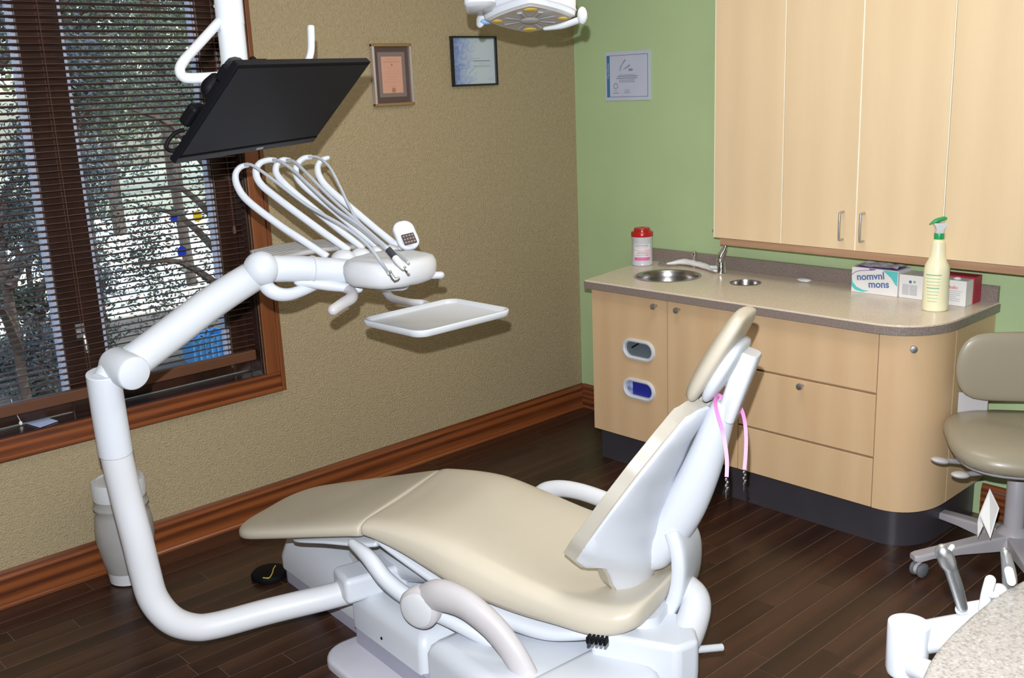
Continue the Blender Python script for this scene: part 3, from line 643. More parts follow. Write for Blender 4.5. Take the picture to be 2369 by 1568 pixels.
# boxes on the counter
def cbox(name, label, x0, x1, y0, y1, h, m, group='boxes on the countertop'):
    R0 = root(name, label, 'box', ((x0+x1)/2, (y0+y1)/2, CTZ), group)
    b = bm_new(); box(b, (x0, y1, CTZ+.0005), (x1, y0, CTZ+h)); part('carton', b, m, R0, smooth=False, bevel=.0015); return R0
bx0, by0, by1, bh = -.133, -1.572, -1.758, .098
R0 = cbox('glove_box', 'open glove box lettered nomvnl mons in white, teal and purple', bx0, -.026, by0, by1, bh, M['paper'])
zz = CTZ
b = bm_new(); f = bx0-.0006
poly(b, [V((f, by1+.001, zz+bh-.002)), V((f, by1+.062, zz+bh-.002)), V((f, by1+.046, zz+.085)), V((f, by1+.026, zz+.070)), V((f, by1+.010, zz+.048)), V((f, by1+.001, zz+.040))], (.0005, 0, 0)); part('teal_print', b, M['teal'], R0, smooth=False); b = bm_new()
poly(b, [V((f, by0-.001, zz+.060)), V((f, by0-.005, zz+.040)), V((f, by0-.022, zz+.022)), V((f, by0-.050, zz+.012)), V((f, by0-.075, zz+.012)), V((f, by0-.050, zz+.004)), V((f, by0-.020, zz+.008)), V((f, by0-.001, zz+.022))], (.0005, 0, 0)); part('teal_print', b, M['teal'], R0, smooth=False)
b = bm_new(); tube(b, [V((f, by0-.002, zz+.066)), V((f, by0-.018, zz+.080)), V((f, by0-.05, zz+.088)), V((f, by0-.085, zz+.092))], .0012, 5, 4)
poly(b, [V((f, by0-.070, zz+bh-.001)), V((f, by0-.100, zz+bh-.001)), V((f, by0-.092, zz+bh-.006)), V((f, by0-.074, zz+bh-.006))], (.0005, 0, 0)); part('purple_print', b, M['purple'], R0, smooth=False)
up_, dn = V((0, -1, .13)), V((0, .13, 1))
text('nomvnl', .038, M['inkblue'], R0, (f-.0004, by0-.078, zz+.067), (0, -1, .14), (0, .14, 1), bold=.0008)
text('mons', .038, M['inkblue'], R0, (f-.0004, by0-.112, zz+.040), (0, -1, .10), (0, .10, 1), bold=.0008)
b = bm_new(); box(b, (bx0+.012, by1+.012, zz+bh-.0008), (-.038, by0-.012, zz+bh+.0008)); part('box_opening', b, M['purple'], R0, smooth=False)
b = bm_new(); nx, ny = 12, 18; G = [[None]*(ny+1) for _ in range(nx+1)]
for i in range(nx+1):
    for j in range(ny+1):
        x = bx0+.004+(.096)*i/nx; y_ = by0-.01-(.165)*j/ny
        G[i][j] = b.verts.new((x, y_, zz+bh+.005+.016*abs(noise.noise(V((x*34, y_*30, 2))))))
for i in range(nx):
    for j in range(ny): b.faces.new((G[i][j], G[i+1][j], G[i+1][j+1], G[i][j+1]))
part('clear_film', b, M['film'], R0, ang=180)
R0 = cbox('white_box', 'plain white carton with a small green mark between glove box and spray bottle', -.128, -.03, -1.762, -1.856, .088, M['paper'])
f = -.1286
b = bm_new(); lathe(b, (f, -1.805, CTZ+.063), [(.006, 0), (.005, .0005)], 12, V((-1, 0, 0))); part('blue_mark', b, M['inkblue'], R0)
b = bm_new(); lathe(b, (f, -1.821, CTZ+.064), [(.0055, 0), (.005, .0005)], 6, V((-1, 0, 0))); part('green_mark', b, M['inkgreen'], R0)
b = bm_new()
for i in range(9): box(b, (f-.0004, -1.800, CTZ+.050-.0045*i), (f, -1.775, CTZ+.0515-.0045*i)); box(b, (f-.0004, -1.832, CTZ+.050-.0045*i), (f, -1.803, CTZ+.0515-.0045*i))
part('printed_text', b, M['ink'], R0, smooth=False)
R0 = cbox('white_box', 'white carton with red lettering right of the spray bottle', -.150, -.092, -1.935, -2.020, .092, M['paper'])
f = -.1506
text('ballo', .016, M['inkred'], R0, (f-.0003, -1.975, CTZ+.066), (0, -1, 0), (0, 0, 1))
b = bm_new()
for i, (l0, l1) in enumerate(((-1.962, -2.005), (-1.955, -2.0), (-1.952, -2.0), (-1.952, -1.985), (-1.952, -2.0), (-1.96, -2.0))): box(b, (f-.0004, l1, CTZ+.053-.007*i), (f, l0, CTZ+.054-.007*i))
part('printed_text', b, M['ink'], R0, smooth=False)
b = bm_new(); ell(b, V((-.122, -1.975, CTZ+.094)), V((.012,0,0)), V((0,.014,0)), V((0,0,.006)), 12, 6); part('torn_flap', b, M['tissue'], R0)
R0 = cbox('red_box', 'crimson carton standing behind the white box at the counter end', -.090, -.026, -1.90, -2.022, .098, M['redbox'])
# spray bottle
c = PL(2162, 716, 2, CTZ)
c.z += .0006; R0 = root('spray_bottle', 'cloudy yellow spray bottle with a green trigger head on the countertop', 'bottle', c)
b = bm_new(); lathe(b, c, [(.040, 0), (.0435, .004), (.0435, .03), (.0428, .10), (.0425, .145), (.040, .160), (.030, .180), (.0255, .196), (.0225, .24), (.0165, .246), (.0165, .262)], 32); part('bottle_body', b, M['bottle'], R0)
b = bm_new(); lathe(b, c, [(.0167, .250), (.0170, .268), (.0165, .270)], 22); part('collar', b, M['greenpl'], R0)
s = ROT @ V((1,0,0)); s.z = 0; s.normalize(); t2 = V((0,0,1)).cross(s)
b = bm_new(); obox_pts = [(.014, .270), (.013, .286), (.018, .300), (.020, .302)]
loft(b, [[c+V((0,0,h))+s*(sx*hw+sh)+t2*sy*.011 for sx, sy in ((-1,-1),(1,-1),(1,1),(-1,1))] for h, hw, sh in ((.269, .013, 0), (.285, .013, .001), (.300, .024, .004), (.306, .030, .006))]); part('nozzle_body', b, M['nozzle'], R0, bevel=.003)
b = bm_new(); tube(b, [c+s*-.036+V((0,0,.302)), c+s*-.012+V((0,0,.314)), c+s*.02+V((0,0,.322)), c+s*.050+V((0,0,.325))], [.003, .012, .011, .008], 12, 5, flat=.62, up=(0,0,1)); part('sprayer_head', b, M['greenpl'], R0)
b = bm_new(); tube(b, [c+s*.026+V((0,0,.306)), c+s*.034+V((0,0,.290)), c+s*.036+V((0,0,.275))], [.007, .006, .003], 10, 4); part('trigger', b, M['greenpl'], R0)
vd = (CAM-c); vd.z = 0; a0 = math.atan2(vd.y, vd.x)
b = bm_new()
for i in range(9): wrap(b, c, .0438, .128-.0115*i, .1295-.0115*i+(.002 if i in (0, 4) else 0), .62-.03*i, -.25)
part('printed_text', b, M['inkgreen'], R0)
# ------------------------------------------------------------------ WALL CABINETS
UX = -.221; ub = 1.005; ut = 2.30
ys = [-1.006, -1.323, -1.637, -1.963, -2.29, -2.62]
def ucab(label, idx):
    y0, y1 = ys[idx[0]], ys[idx[-1]+1]
    R0 = root('wall_cabinet', label, 'cabinet', (UX/2, (y0+y1)/2, ub), 'upper cabinets on the green wall')
    b = bm_new(); box(b, (UX+.001, y1+.001, ub+.012), (-.003, y0-.001, ut)); part('cabinet_body', b, M['pvc'], R0, smooth=False)
    for i in idx:
        b = bm_new(); g0 = .0005 if i == 0 else .0035; box(b, (UX-.019, ys[i+1]+.0035, ub), (UX, ys[i]-g0, ut)); d = part('door', b, M['maple'], R0, smooth=False, bevel=.001)
        b = bm_new(); box(b, (UX-.016, ys[i+1]-.0005 if i == idx[-1] else ys[i+1]-.0033, ub), (UX, ys[i+1]+.0033, ut)); part('edge_band', b, M['pvc'], R0, smooth=False)
        if i in (1, 2):
            yh = ys[2] + (.048 if i == 1 else -.035); x = UX-.019; b = bm_new()
            tube(b, [(x, yh, 1.147), (x-.022, yh, 1.146), (x-.030, yh, 1.138), (x-.030, yh, 1.053), (x-.022, yh, 1.045), (x, yh, 1.044)], .0045, 10, 3); part('handle', b, M['steel'], d)
    return R0
R0 = ucab('tall maple wall cabinet nearest the wall corner, single door without a handle', [0])
b = bm_new(); box(b, (UX-.0192, ys[0]-.0004, ub), (UX, ys[0]+.003, ut)); part('edge_band', b, M['pvc'], R0, smooth=False)
for z in (1.085, 1.64):
    b = bm_new(); box(b, (UX-.008, ys[0], z), (UX+.03, ys[0]+.008, z+.05)); part('hinge', b, M['rubber'] if z < 1.5 else M['pvc'], R0, smooth=False, bevel=.002)
ucab('tall maple wall cabinet with a pair of doors and two upright steel handles', [1, 2])
ucab('tall maple wall cabinet at the right picture edge above the stool', [3, 4])
b = bm_new(); box(b, (-.205, ys[-1], .970), (-.187, ys[0]-.004, ub-.002)); tag(part('light_rail', b, M['maple_rail'], smooth=False, at=(-.195, -1.8, .970)), 'reddish maple light rail running under the upper cabinets', 'rail')
# ------------------------------------------------------------------ CEILING LAMPS (light the room from outside the picture)
for lx, ly in ((-1.35, -1.75), (-3.0, -3.2)):
    R0 = root('ceiling_light', 'rectangular ceiling light panel over the %s' % ('dental chair' if lx > -2 else 'camera side of the room'), 'light', (lx, ly, ZC-.05), 'ceiling light panels')
    b = bm_new()
    for sx, sy, ax_, ay_ in ((1,0,.015,.6), (-1,0,.015,.6), (0,1,.3,.015), (0,-1,.3,.015)): box(b, (lx+sx*.3-ax_, ly+sy*.6-ay_, ZC-.04), (lx+sx*.3+ax_, ly+sy*.6+ay_, ZC-.001))
    part('light_frame', b, M['warmwhite'], R0, smooth=False)
    b = bm_new(); box(b, (lx-.285, ly-.585, ZC-.02), (lx+.285, ly+.585, ZC-.012)); part('diffuser', b, M['troffer'], R0, smooth=False)
# ------------------------------------------------------------------ DENTAL CHAIR
R0 = root('dental_chair', 'beige and white reclined dental chair in the middle of the dark wood floor', 'chair', (-1.96, -1.55, 0))
def sup(a, n): c, s = math.cos(a), math.sin(a); return (math.copysign(abs(c)**(2/n), c), math.copysign(abs(s)**(2/n), s))
def cushion(b, st, n=40, ex=3.2, dish=.012, sm=5):
    """st: (h, ztop, thickness, halfwidth)"""
    pts = cr([V(s[:3]) for s in st], sm); ws = cr([float(s[3]) for s in st], sm); dd = cr([float(s[4]) if len(s) > 4 else dish for s in st], sm); rings = []
    for p, w_, dish in zip(pts, ws, dd):
        h, zt, t = p; rg = []
        for k in range(n):
            a = 2*math.pi*k/n; cx, sy = sup(a, ex)
            z = zt - t/2 + t/2*sy
            if sy > 0: z -= dish*max(0, 1-(cx*1.15)**2)*min(1, t/.08)
            rg.append(CH(w_*cx, h, z))
        rings.append(rg)
    loft(b, rings)
b = bm_new()
cushion(b, [(-.560, .318, .022, .06), (-.550, .326, .040, .12), (-.525, .336, .052, .170), (-.475, .351, .058, .200), (-.38, .375, .060, .213), (-.2, .418, .060, .228), (-.06, .452, .062, .238), (-.012, .463, .064, .240), (-.003, .458, .05, .236)], dish=.008)
part('leg_cushion', b, M['uph'], R0, ang=180)
b = bm_new()
cushion(b, [(.004, .462, .045, .228), (.008, .470, .062, .239), (.05, .478, .080, .243), (.14, .486, .115, .253), (.24, .484, .155, .262), (.36, .456, .172, .268, .025), (.50, .415, .150, .270, .032), (.62, .388, .124, .274, .042), (.70, .382, .122, .278, .046), (.755, .381, .115, .276, .046), (.80, .383, .102, .266, .036), (.838, .388, .086, .235, .02), (.858, .388, .060, .15, .01), (.868, .380, .02, .06, 0)], dish=.020)
part('seat_cushion', b, M['uph'], R0, ang=180)
# seat pan and frame below the cushions
b = bm_new(); cushion(b, [(.02, .405, .02, .20), (.08, .395, .035, .215), (.24, .335, .05, .225), (.40, .292, .07, .235), (.55, .272, .07, .24), (.66, .275, .055, .23), (.74, .29, .05, .20), (.80, .31, .04, .14)], dish=0)
part('seat_pan', b, M['white'], R0, ang=180)
b = bm_new(); cushion(b, [(-.36, .306, .012, .10), (-.30, .330, .018, .17), (-.16, .365, .022, .20), (-.02, .392, .03, .215), (.03, .40, .03, .21)], dish=0)
part('legrest_pan', b, M['white'], R0, ang=180)
for s_ in (-1, 1):
    b = bm_new(); tube(b, [CH(s_*.235, -.03, .392), CH(s_*.262, .045, .372), CH(s_*.272, .11, .318), CH(s_*.275, .20, .275), CH(s_*.272, .32, .240), CH(s_*.262, .44, .196), CH(s_*.25, .54, .165)], [.014, .022, .024, .024, .022, .020, .016], 14, 6, dome=True); part('side_rail', b, M['white'], R0, ang=180)
# near armrest, swung down
def arm(pts, rad, capc, s_, m=M['armpad']):
    b = bm_new(); tube(b, pts, rad, 18, 7, flat=.72, up=CU, dome=True); a_ = part('armrest', b, m, R0, ang=180)
    if capc is not None:
        b = bm_new(); lathe(b, capc, [(.050, -.012), (.058, -.006), (.059, .022), (.052, .029)], 30, -CU); part('armrest_hub', b, m, a_, ang=50)
        b = bm_new(); lathe(b, capc, [(.049, .024), (.048, .034), (.040, .0375), (.010, .0395)], 30, -CU); part('hub_cap', b, M['warmwhite'], a_, ang=50)
arm([CH(-.315, .262, .318), CH(-.325, .318, .345), CH(-.332, .385, .343), CH(-.338, .440, .322), CH(-.342, .495, .285), CH(-.346, .545, .230), CH(-.350, .585, .165), CH(-.356, .62, .09)], [.040, .045, .042, .039, .037, .036, .034, .028], CH(-.315, .250, .296), -1)
arm([CH(.315, .275, .30), CH(.318, .305, .375), CH(.320, .36, .405), CH(.320, .44, .408), CH(.320, .54, .390), CH(.320, .62, .37)], [.030, .030, .028, .028, .028, .022], None, 1, M['warmwhite'])
# backrest: surface coordinates (u, t along back, n rearward)
O_ = (.655, .463); dh = (.56, .83); nh = (.83, -.56)
def BK(u, t, n): return CH(u, O_[0]+dh[0]*t+nh[0]*n, O_[1]+dh[1]*t+nh[1]*n)
def lerp_tab(tab, x):
    if x <= tab[0][0]: return tab[0][1]
    for (a, fa), (c, fc) in zip(tab, tab[1:]):
        if x <= c: q_ = (x-a)/(c-a); q_ = q_*q_*(3-2*q_)*.5+q_*.5; return fa+(fc-fa)*q_
    return tab[-1][1]
Wt = [(-.05, .20), (0, .212), (.06, .235), (.20, .232), (.30, .205), (.38, .155), (.43, .110), (.465, .070), (.50, .03)]
TB = [(0, -.02), (.20, -.048), (.40, -.070), (.56, -.066), (.66, -.046), (.73, -.014), (.78, .002), (.83, .002), (.91, -.022), (1, -.008)]
TT = [(0, .470), (.5, .486), (.8, .478), (1, .452)]
NB = [(-.05, .195), (.03, .180), (.10, .140), (.18, .105), (.28, .075), (.38, .055), (.5, .045)]
def back_surf(a, t, off=0):
    w_ = lerp_tab(Wt, t); u = a*w_; bow = lerp_tab(NB, t)
    n = .012 + (bow-.03)*(1-abs(a)**2.1)
    n -= .010*abs(a)**6
    return u, t, n+off
def shell_grid(b, off, thick, na=28, nt=26, shrink=1.0, t0=0, ridge=0):
    P = []
    for i in range(nt+1):
        row = []
        for j in range(na+1):
            a = -1+2*j/na; tb = lerp_tab(TB, abs(a))+t0; tt = lerp_tab(TT, abs(a)); t = tb+(tt-tb)*i/nt
            u, t_, n = back_surf(a, t); row.append((u*shrink, t_, n))
        P.append(row)
    for layer in (0, 1):
        G = [[b.verts.new(BK(u, t, n+off+(thick if layer else 0)+(0 if layer == 0 else 0))) for u, t, n in r_] for r_ in P]
        for i in range(nt):
            for j in range(na): b.faces.new((G[i][j], G[i+1][j], G[i+1][j+1], G[i][j+1]))
        if layer == 0: G0 = G
    bd = [(0, j) for j in range(na+1)] + [(i, na) for i in range(1, nt+1)] + [(nt, j) for j in range(na-1, -1, -1)] + [(i, 0) for i in range(nt-1, 0, -1)]
    for k in range(len(bd)):
        (i, j), (i2, j2) = bd[k], bd[(k+1) % len(bd)]; b.faces.new((G0[i][j], G0[i2][j2], G[i2][j2], G[i][j]))
b = bm_new(); shell_grid(b, 0, .010, shrink=.985, t0=.006); part('back_shell', b, M['white'], R0, ang=60, bevel=.004)
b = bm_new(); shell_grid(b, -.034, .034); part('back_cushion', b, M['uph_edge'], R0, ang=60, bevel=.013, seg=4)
# spine cover down the middle of the shell
b = bm_new(); rings = []
sp = [(-.01, .145, .022, .040), (.03, .145, .050, .056), (.08, .142, .058, .058), (.134, .138, .060, .056), (.228, .125, .062, .052), (.331, .104, .056, .047), (.42, .080, .048, .042), (.49, .060, .040, .038), (.515, .057, .030, .035)]
sp = cr([V(s[:3]) for s in sp], 5), cr([float(s[3]) for s in sp], 5)
for p, hw in zip(*sp):
    t, n, dp = p; rg = []
    for k in range(22):
        a = 2*math.pi*k/22; cx, sy = math.cos(a), math.sin(a); rg.append(BK(hw*cx, t, n+dp*sy*(1.0 if sy > 0 else .8)))
    rings.append(rg)
loft(b, rings); part('spine_cover', b, M['white'], R0, ang=70)
# hinge arc under the spine
b = bm_new(); rings = []
for h, z, hw, th_ in cr([V((.868, .50, .080)), V((.897, .455, .084)), V((.905, .40, .086)), V((.898, .34, .086)), V((.872, .28, .084)), V((.84, .22, .080))], 5) and [(p.x, p.y, p.z, .022) for p in cr([V((.862, .505, .060)), V((.885, .455, .078)), V((.890, .40, .084)), V((.882, .34, .086)), V((.858, .28, .084)), V((.82, .22, .080))], 5)]:
    rings.append((h, z, hw, th_))
out = []
for i, (h, z, hw, th_) in enumerate(rings):
    j = max(i-1, 0); k = min(i+1, len(rings)-1); d = V((rings[k][0]-rings[j][0], rings[k][1]-rings[j][1])).normalized(); nn = V((-d.y, d.x))
    rg = []
    for m_ in range(20):
        cx, sy = sup(2*math.pi*m_/20, 5); rg.append(CH(hw*cx, h+nn.x*sy*th_, z+nn.y*sy*th_))
    out.append(rg)
loft(b, out); part('hinge_arc', b, M['white'], R0, ang=60)
# headrest bar, bracket, cushion
b = bm_new(); bar0, bar1 = V((.992, .815)), V((1.050, .995)); bd = (bar1-bar0).normalized(); bn = V((bd.y, -bd.x)); rings = []
for f, hw, hd in ((0, .030, .022), (.02, .033, .025), (.96, .035, .027), (1, .032, .024)):
    p = bar0.lerp(bar1, f); rg = []
    for m_ in range(24):
        cx, sy = sup(2*math.pi*m_/24, 4); q_ = p+bn*sy*hd; rg.append(CH(hw*cx, q_.x, q_.y))
    rings.append(rg)
loft(b, rings); part('headrest_bar', b, M['warmwhite'], R0, ang=60, bevel=.002)
b = bm_new(); p = bar0-bd*.03; rings = []
for f in (0, 1):
    q0 = p+bd*.045*f; rings.append([CH(.024*sup(a, 4)[0], q0.x+bn.x*.014*sup(a, 4)[1], q0.y+bn.y*.014*sup(a, 4)[1]) for a in [2*math.pi*k/16 for k in range(16)]])
loft(b, rings); part('bar_socket', b, M['steel'], R0, ang=60)
HD = V((.50, .866)); HN = V((.866, -.50)); HC_ = V((.973, .985))
def HR(u, t, n): return CH(u, HC_.x+HD.x*t+HN.x*n, HC_.y+HD.y*t+HN.y*n)
b = bm_new(); rings = []
for a in [math.pi*i/16 for i in range(17)]:
    t = -.128*math.cos(a); w_ = .105*max(math.sin(a), .02)**.30
    dp = .027*max(math.sin(a), .05)**.42; rings.append([HR(w_*sup(x, 2.6)[0], t, dp*sup(x, 2.6)[1] - .015*(1-(t/.118)**2)*0 + .007*abs(sup(x, 2.6)[0])**2) for x in [2*math.pi*k/26 for k in range(26)]])
loft(b, rings); hc = part('headrest_cushion', b, M['uph'], R0, ang=180)
b = bm_new(); rings = []
for a in [math.pi*i/10 for i in range(11)]:
    t = -.088*math.cos(a)-.022; w_ = .092*max(math.sin(a), .03)**.45
    dp = .026*max(math.sin(a), .1)**.6; rings.append([HR(w_*sup(x, 3)[0], t-.004, .036+dp*sup(x, 3)[1]*.8) for x in [2*math.pi*k/22 for k in range(22)]])
loft(b, rings); part('headrest_plate', b, M['white'], R0, ang=180)
b = bm_new(); tube(b, [HR(0, -.05, .05), HR(0, -.02, .060), HR(0, .01, .055)], [.018, .022, .016], 12, 3, dome=True); part('headrest_pivot', b, M['grey_pl'], R0)
# base: main box with grey band, panels, foot plate, front cover, hub
BA = math.radians(-4); bx = V((math.cos(BA), math.sin(BA), 0)); by = V((math.sin(-BA)*-1, math.cos(BA), 0)); by = V((-math.sin(BA), math.cos(BA), 0)); bz = V((0, 0, 1)); BO = V((-2.200, -1.114, 0))
def BS(a, l, z): return BO + bx*a - by*l + bz*z      # a across, l toward the head end
def bblock(b, a0, a1, l0, l1, z0, z1, r=.03, k=5, top=.02):
    pts = rpoly(a0, a1, l0, l1, r, k); c = ((a0+a1)/2, (l0+l1)/2); rings = []
    for z, ins in ((z0, 0), (z1-top, 0), (z1-top*.45, top*.18), (z1-top*.12, top*.5), (z1, top*1.0)):
        rings.append([BS(c[0]+(x-c[0])*(1-ins/((a1-a0)/2)), c[1]+(y-c[1])*(1-ins/((l1-l0)/2)), z) for x, y in pts])
    loft(b, rings)
b = bm_new(); bblock(b, 0, .40, 0, 1.02, 0, .090, .02, top=.004); part('base_band', b, M['greyband'], R0, ang=50)
b = bm_new(); bblock(b, -.004, .404, -.004, .385, .085, .205, .025, top=.045); part('base_cover', b, M['white'], R0, ang=50)
b = bm_new(); bblock(b, .004, .396, .388, .86, .070, .198, .02, top=.040); part('base_panel', b, M['white'], R0, ang=50)
rc_ = [V((-1.995, -1.905, 0)), V((-1.905, -2.118, 0)), V((-1.84, -2.135, 0)), V((-1.755, -2.05, 0)), V((-1.78, -1.93, 0)), V((-1.90, -1.86, 0))]
b = bm_new(); cc_ = sum(rc_, V())/6; loft(b, [[cc_+(p-cc_)*f+V((0, 0, z)) for p in rc_] for z, f in ((.05, .92), (.20, 1.0), (.288, 1.0))]); part('rear_cover', b, M['white'], R0, ang=50, bevel=.014, seg=4)
b = bm_new(); bblock(b, .0, .35, .74, .97, .05, .225, .05, top=.035); part('rear_panel', b, M['white'], R0, ang=60)
b = bm_new(); rr_ = [[CH(x, y_, z) for x, y_ in rpoly(-.19, .17, .74, .865, .05, 5)] for z in (.14, .30, .315)]; loft(b, rr_); part('rear_yoke', b, M['white'], R0, ang=60)
b = bm_new(); bblock(b, -.115, .10, -.03, .45, 0, .028, .085, 8, top=.012); part('foot_plate', b, M['grey_pl'], R0, ang=60)
b = bm_new(); box(b, (0,0,0), (0,0,0)); b.clear(); lathe(b, BS(-.005, .175, .115), [(.0045, 0), (.0045, .002)], 10, -bx); part('screw_hole', b, M['blackpl'], R0)
# front (toe) cover
b = bm_new(); bblock(b, .05, .33, -.60, .10, 0, .055, .06, 7, top=.004); part('front_band', b, M['greyband'], R0, ang=50)
b = bm_new(); bblock(b, .042, .338, -.61, .11, .052, .205, .065, 8, top=.11); part('front_cover', b, M['white'], R0, ang=60)
b = bm_new(); tube(b, [BS(.19, -.32, .13), BS(.19, -.05, .22), BS(.20, .20, .29)], [.075, .09, .08], 18, 5, flat=.7, up=bz, dome=True); part('lift_arm', b, M['white'], R0, ang=60)
b = bm_new(); tube(b, [D(1575, 1345, 2.72), D(1604, 1374, 2.68), D(1610, 1402, 2.66), D(1600, 1440, 2.64), D(1582, 1480, 2.61), D(1556, 1520, 2.56)], [.032, .037, .040, .042, .043, .040], 20, 6, dome=True); part('rear_hub', b, M['warmwhite'], R0, ang=180)
b = bm_new(); p0 = D(1595, 1504, 2.62); p1 = D(1670, 1497, 2.66); tube(b, [p0-(p1-p0)*1.5, p1], .010, 12, 1, dome=False); part('release_lever', b, M['whitegloss'], R0, ang=50)
b = bm_new(); c = D(1362, 1477, 2.43)
for i in range(5): obox(b, c+CHD*(.011*i)+V((0, 0, .001*i)), CU, CHD, bz, .01, .003, .008)
part('switch_block', b, M['blackpl'], R0, smooth=False)
# ------------------------------------------------------------------ DELIVERY UNIT
TP = [D(930, 1330, 3.10), D(860, 1352, 3.07), D(760, 1380, 3.02), D(620, 1414, 2.96), D(500, 1446, 2.90), D(445, 1450, 2.87), D(395, 1432, 2.84), D(355, 1385, 2.82), D(335, 1320, 2.80), D(318, 1250, 2.775), D(292, 1150, 2.74), D(268, 1045, 2.69), D(253, 960, 2.65)]
R0 = root('delivery_unit', 'white dental delivery unit on a bent arm, tool head above the footrest', 'dental unit', TP[0])
b = bm_new(); tube(b, TP, [.038]*5+[.0385, .040, .041, .0415, .0415, .041, .041, .041], 24, 7); part('support_arm', b, M['warmwhite'], R0, ang=180)
b = bm_new(); tube(b, [D(268, 1048, 2.69), D(253, 960, 2.65), D(238, 862, 2.60)], [.0435, .0435, .0425], 28, 4); part('post_sleeve', b, M['white'], R0, ang=60, bevel=.002)
b = bm_new(); cx_ = (D(900, 1330, 3.06)-D(790, 1362, 2.99)).normalized(); cy_ = V((0,0,1)).cross(cx_).normalized(); obox(b, D(858, 1335, 3.05), cx_, cy_, cx_.cross(cy_), .10, .058, .040); part('arm_clamp', b, M['white'], R0, smooth=True, bevel=.016, seg=4, ang=60)
# lower knuckle
ka = (D(322, 871, 2.56) - D(258, 838, 2.64)).normalized()
b = bm_new(); lathe(b, D(268, 842, 2.63), [(.030, -.02), (.042, -.012), (.046, 0), (.046, .055), (.045, .085), (.043, .092), (.040, .094)], 30, ka); part('lower_knuckle', b, M['white'], R0, ang=50)
b = bm_new(); tube(b, [D(240, 880, 2.60), D(262, 850, 2.62), D(290, 850, 2.62)], [.030, .034, .034], 14, 3); part('knuckle_neck', b, M['white'], R0)
b = bm_new(); tube(b, [D(305, 840, 2.64), D(400, 768, 2.70), D(500, 693, 2.76), D(590, 636, 2.81)], [.046, .046, .045, .043], 26, 4); part('flex_arm', b, M['whitegloss'], R0, ang=180)
b = bm_new(); c = D(604, 622, 2.80); ell(b, c, V((.049,0,0)), V((0,.049,0)), V((0,0,.049)), 28, 18); part('upper_knuckle', b, M['white'], R0, ang=180)
b = bm_new(); tube(b, [D(615, 622, 2.82), D(700, 622, 2.86), D(780, 627, 2.90), D(850, 630, 2.93)], [.038, .037, .037, .036], 22, 3); part('head_arm', b, M['white'], R0, ang=180)
b = bm_new(); tube(b, [D(719, 622, 2.866), D(723, 622.2, 2.869)], .0385, 26, 1); part('seam_ring', b, M['warmwhite'], R0, ang=40)
b = bm_new(); tube(b, [D(612, 640, 2.80), D(618, 664, 2.81), D(640, 679, 2.82), D(668, 681, 2.84), D(700, 671, 2.87), D(735, 655, 2.90)], [.020, .021, .020, .018, .017, .016], 16, 6); part('loop_handle', b, M['white'], R0, ang=180)
# ribbed flat cover behind the holders
ex = V((.998, -.06, 0)); ey = V((.06, .998, 0)); b = bm_new(); c = D(705, 578, 3.02)
for i in range(7):
    cc = c + ey*(.028*(i-3)) ; tube(b, [cc-ex*.13, cc-ex*.05+V((0,0,.006)), cc+ex*.05+V((0,0,.006)), cc+ex*.13], .016, 10, 3, flat=.55, up=(0,0,1))
part('ribbed_cover', b, M['jar'], R0, ang=180)
# head body
HCN = D(903, 620, 2.88); ex = V((.985, .17, 0)); ey = V((-.17, .985, 0)); b = bm_new(); rings = []
def slabring(z, s, dy=0): return [HCN + ex*(.128*s*sup(a, 2.7)[0]) + ey*(.115*s*sup(a, 2.7)[1]+dy) + V((0, 0, z)) for a in [2*math.pi*k/40 for k in range(40)]]
for z, s in ((-.040, .72), (-.037, .88), (-.024, .97), (-.004, 1.0), (.014, .99), (.028, .93), (.035, .80), (.038, .5)): rings.append(slabring(z, s))
loft(b, rings)
for v in b.verts: v.co += V((0, 0, .0025*noise.noise(v.co*28)))
hd = part('head_cover', b, M['warmwhite'], R0, ang=180)
b = bm_new(); tube(b, [D(850, 645, 2.90), D(885, 655, 2.90), D(930, 655, 2.92)], .022, 12, 4, dome=True); part('head_underside', b, M['white'], R0)
hp = [(795, 600, 2.94, .036), (835, 592, 2.97, .030), (872, 585, 2.99, .026), (905, 580, 3.01, .024), (938, 574, 3.02, .024)]
for x, y_, d, r_ in hp:
    b = bm_new(); c = D(x, y_, d); ell(b, c, ex*r_, ey*r_*1.1, V((0, 0, r_*.8)), 20, 12); part('tool_holder', b, M['warmwhite'], R0, ang=180)
rods = [[(758, 594, 2.93), (700, 556, 2.94), (647, 521, 2.95), (575, 466, 2.95), (550, 432, 2.95), (545, 404, 2.95), (556, 387, 2.95), (575, 381, 2.95)],
        [(808, 580, 2.96), (727, 522, 2.97), (640, 457, 2.98), (602, 424, 2.98), (592, 396, 2.98), (602, 377, 2.98), (622, 370, 2.98), (640, 371, 2.98)],
        [(842, 575, 2.99), (790, 535, 3.0), (727, 484, 3.01), (668, 435, 3.01), (641, 404, 3.01), (640, 382, 3.01), (654, 370, 3.01), (672, 371, 3.01)],
        [(875, 572, 3.01), (820, 527, 3.03), (765, 480, 3.04), (704, 430, 3.04), (685, 403, 3.04), (688, 380, 3.04), (703, 366, 3.04), (722, 363, 3.04)],
        [(915, 566, 3.03), (868, 528, 3.05), (822, 489, 3.06), (760, 436, 3.07), (739, 408, 3.07), (735, 385, 3.07), (744, 371, 3.07), (758, 365, 3.07)]]
hoses = [[(567, 382), (585, 383), (631, 415), (711, 475), (790, 520), (848, 564), (885, 612), (900, 633)],
         [(632, 370), (650, 374), (681, 396), (715, 428), (775, 482), (838, 527), (899, 580)],
         [(664, 370), (682, 375), (711, 402), (759, 451), (822, 508), (899, 576)],
         [(714, 363), (736, 364), (762, 386), (786, 430), (806, 472), (832, 515), (900, 574), (925, 590), (945, 608)]]
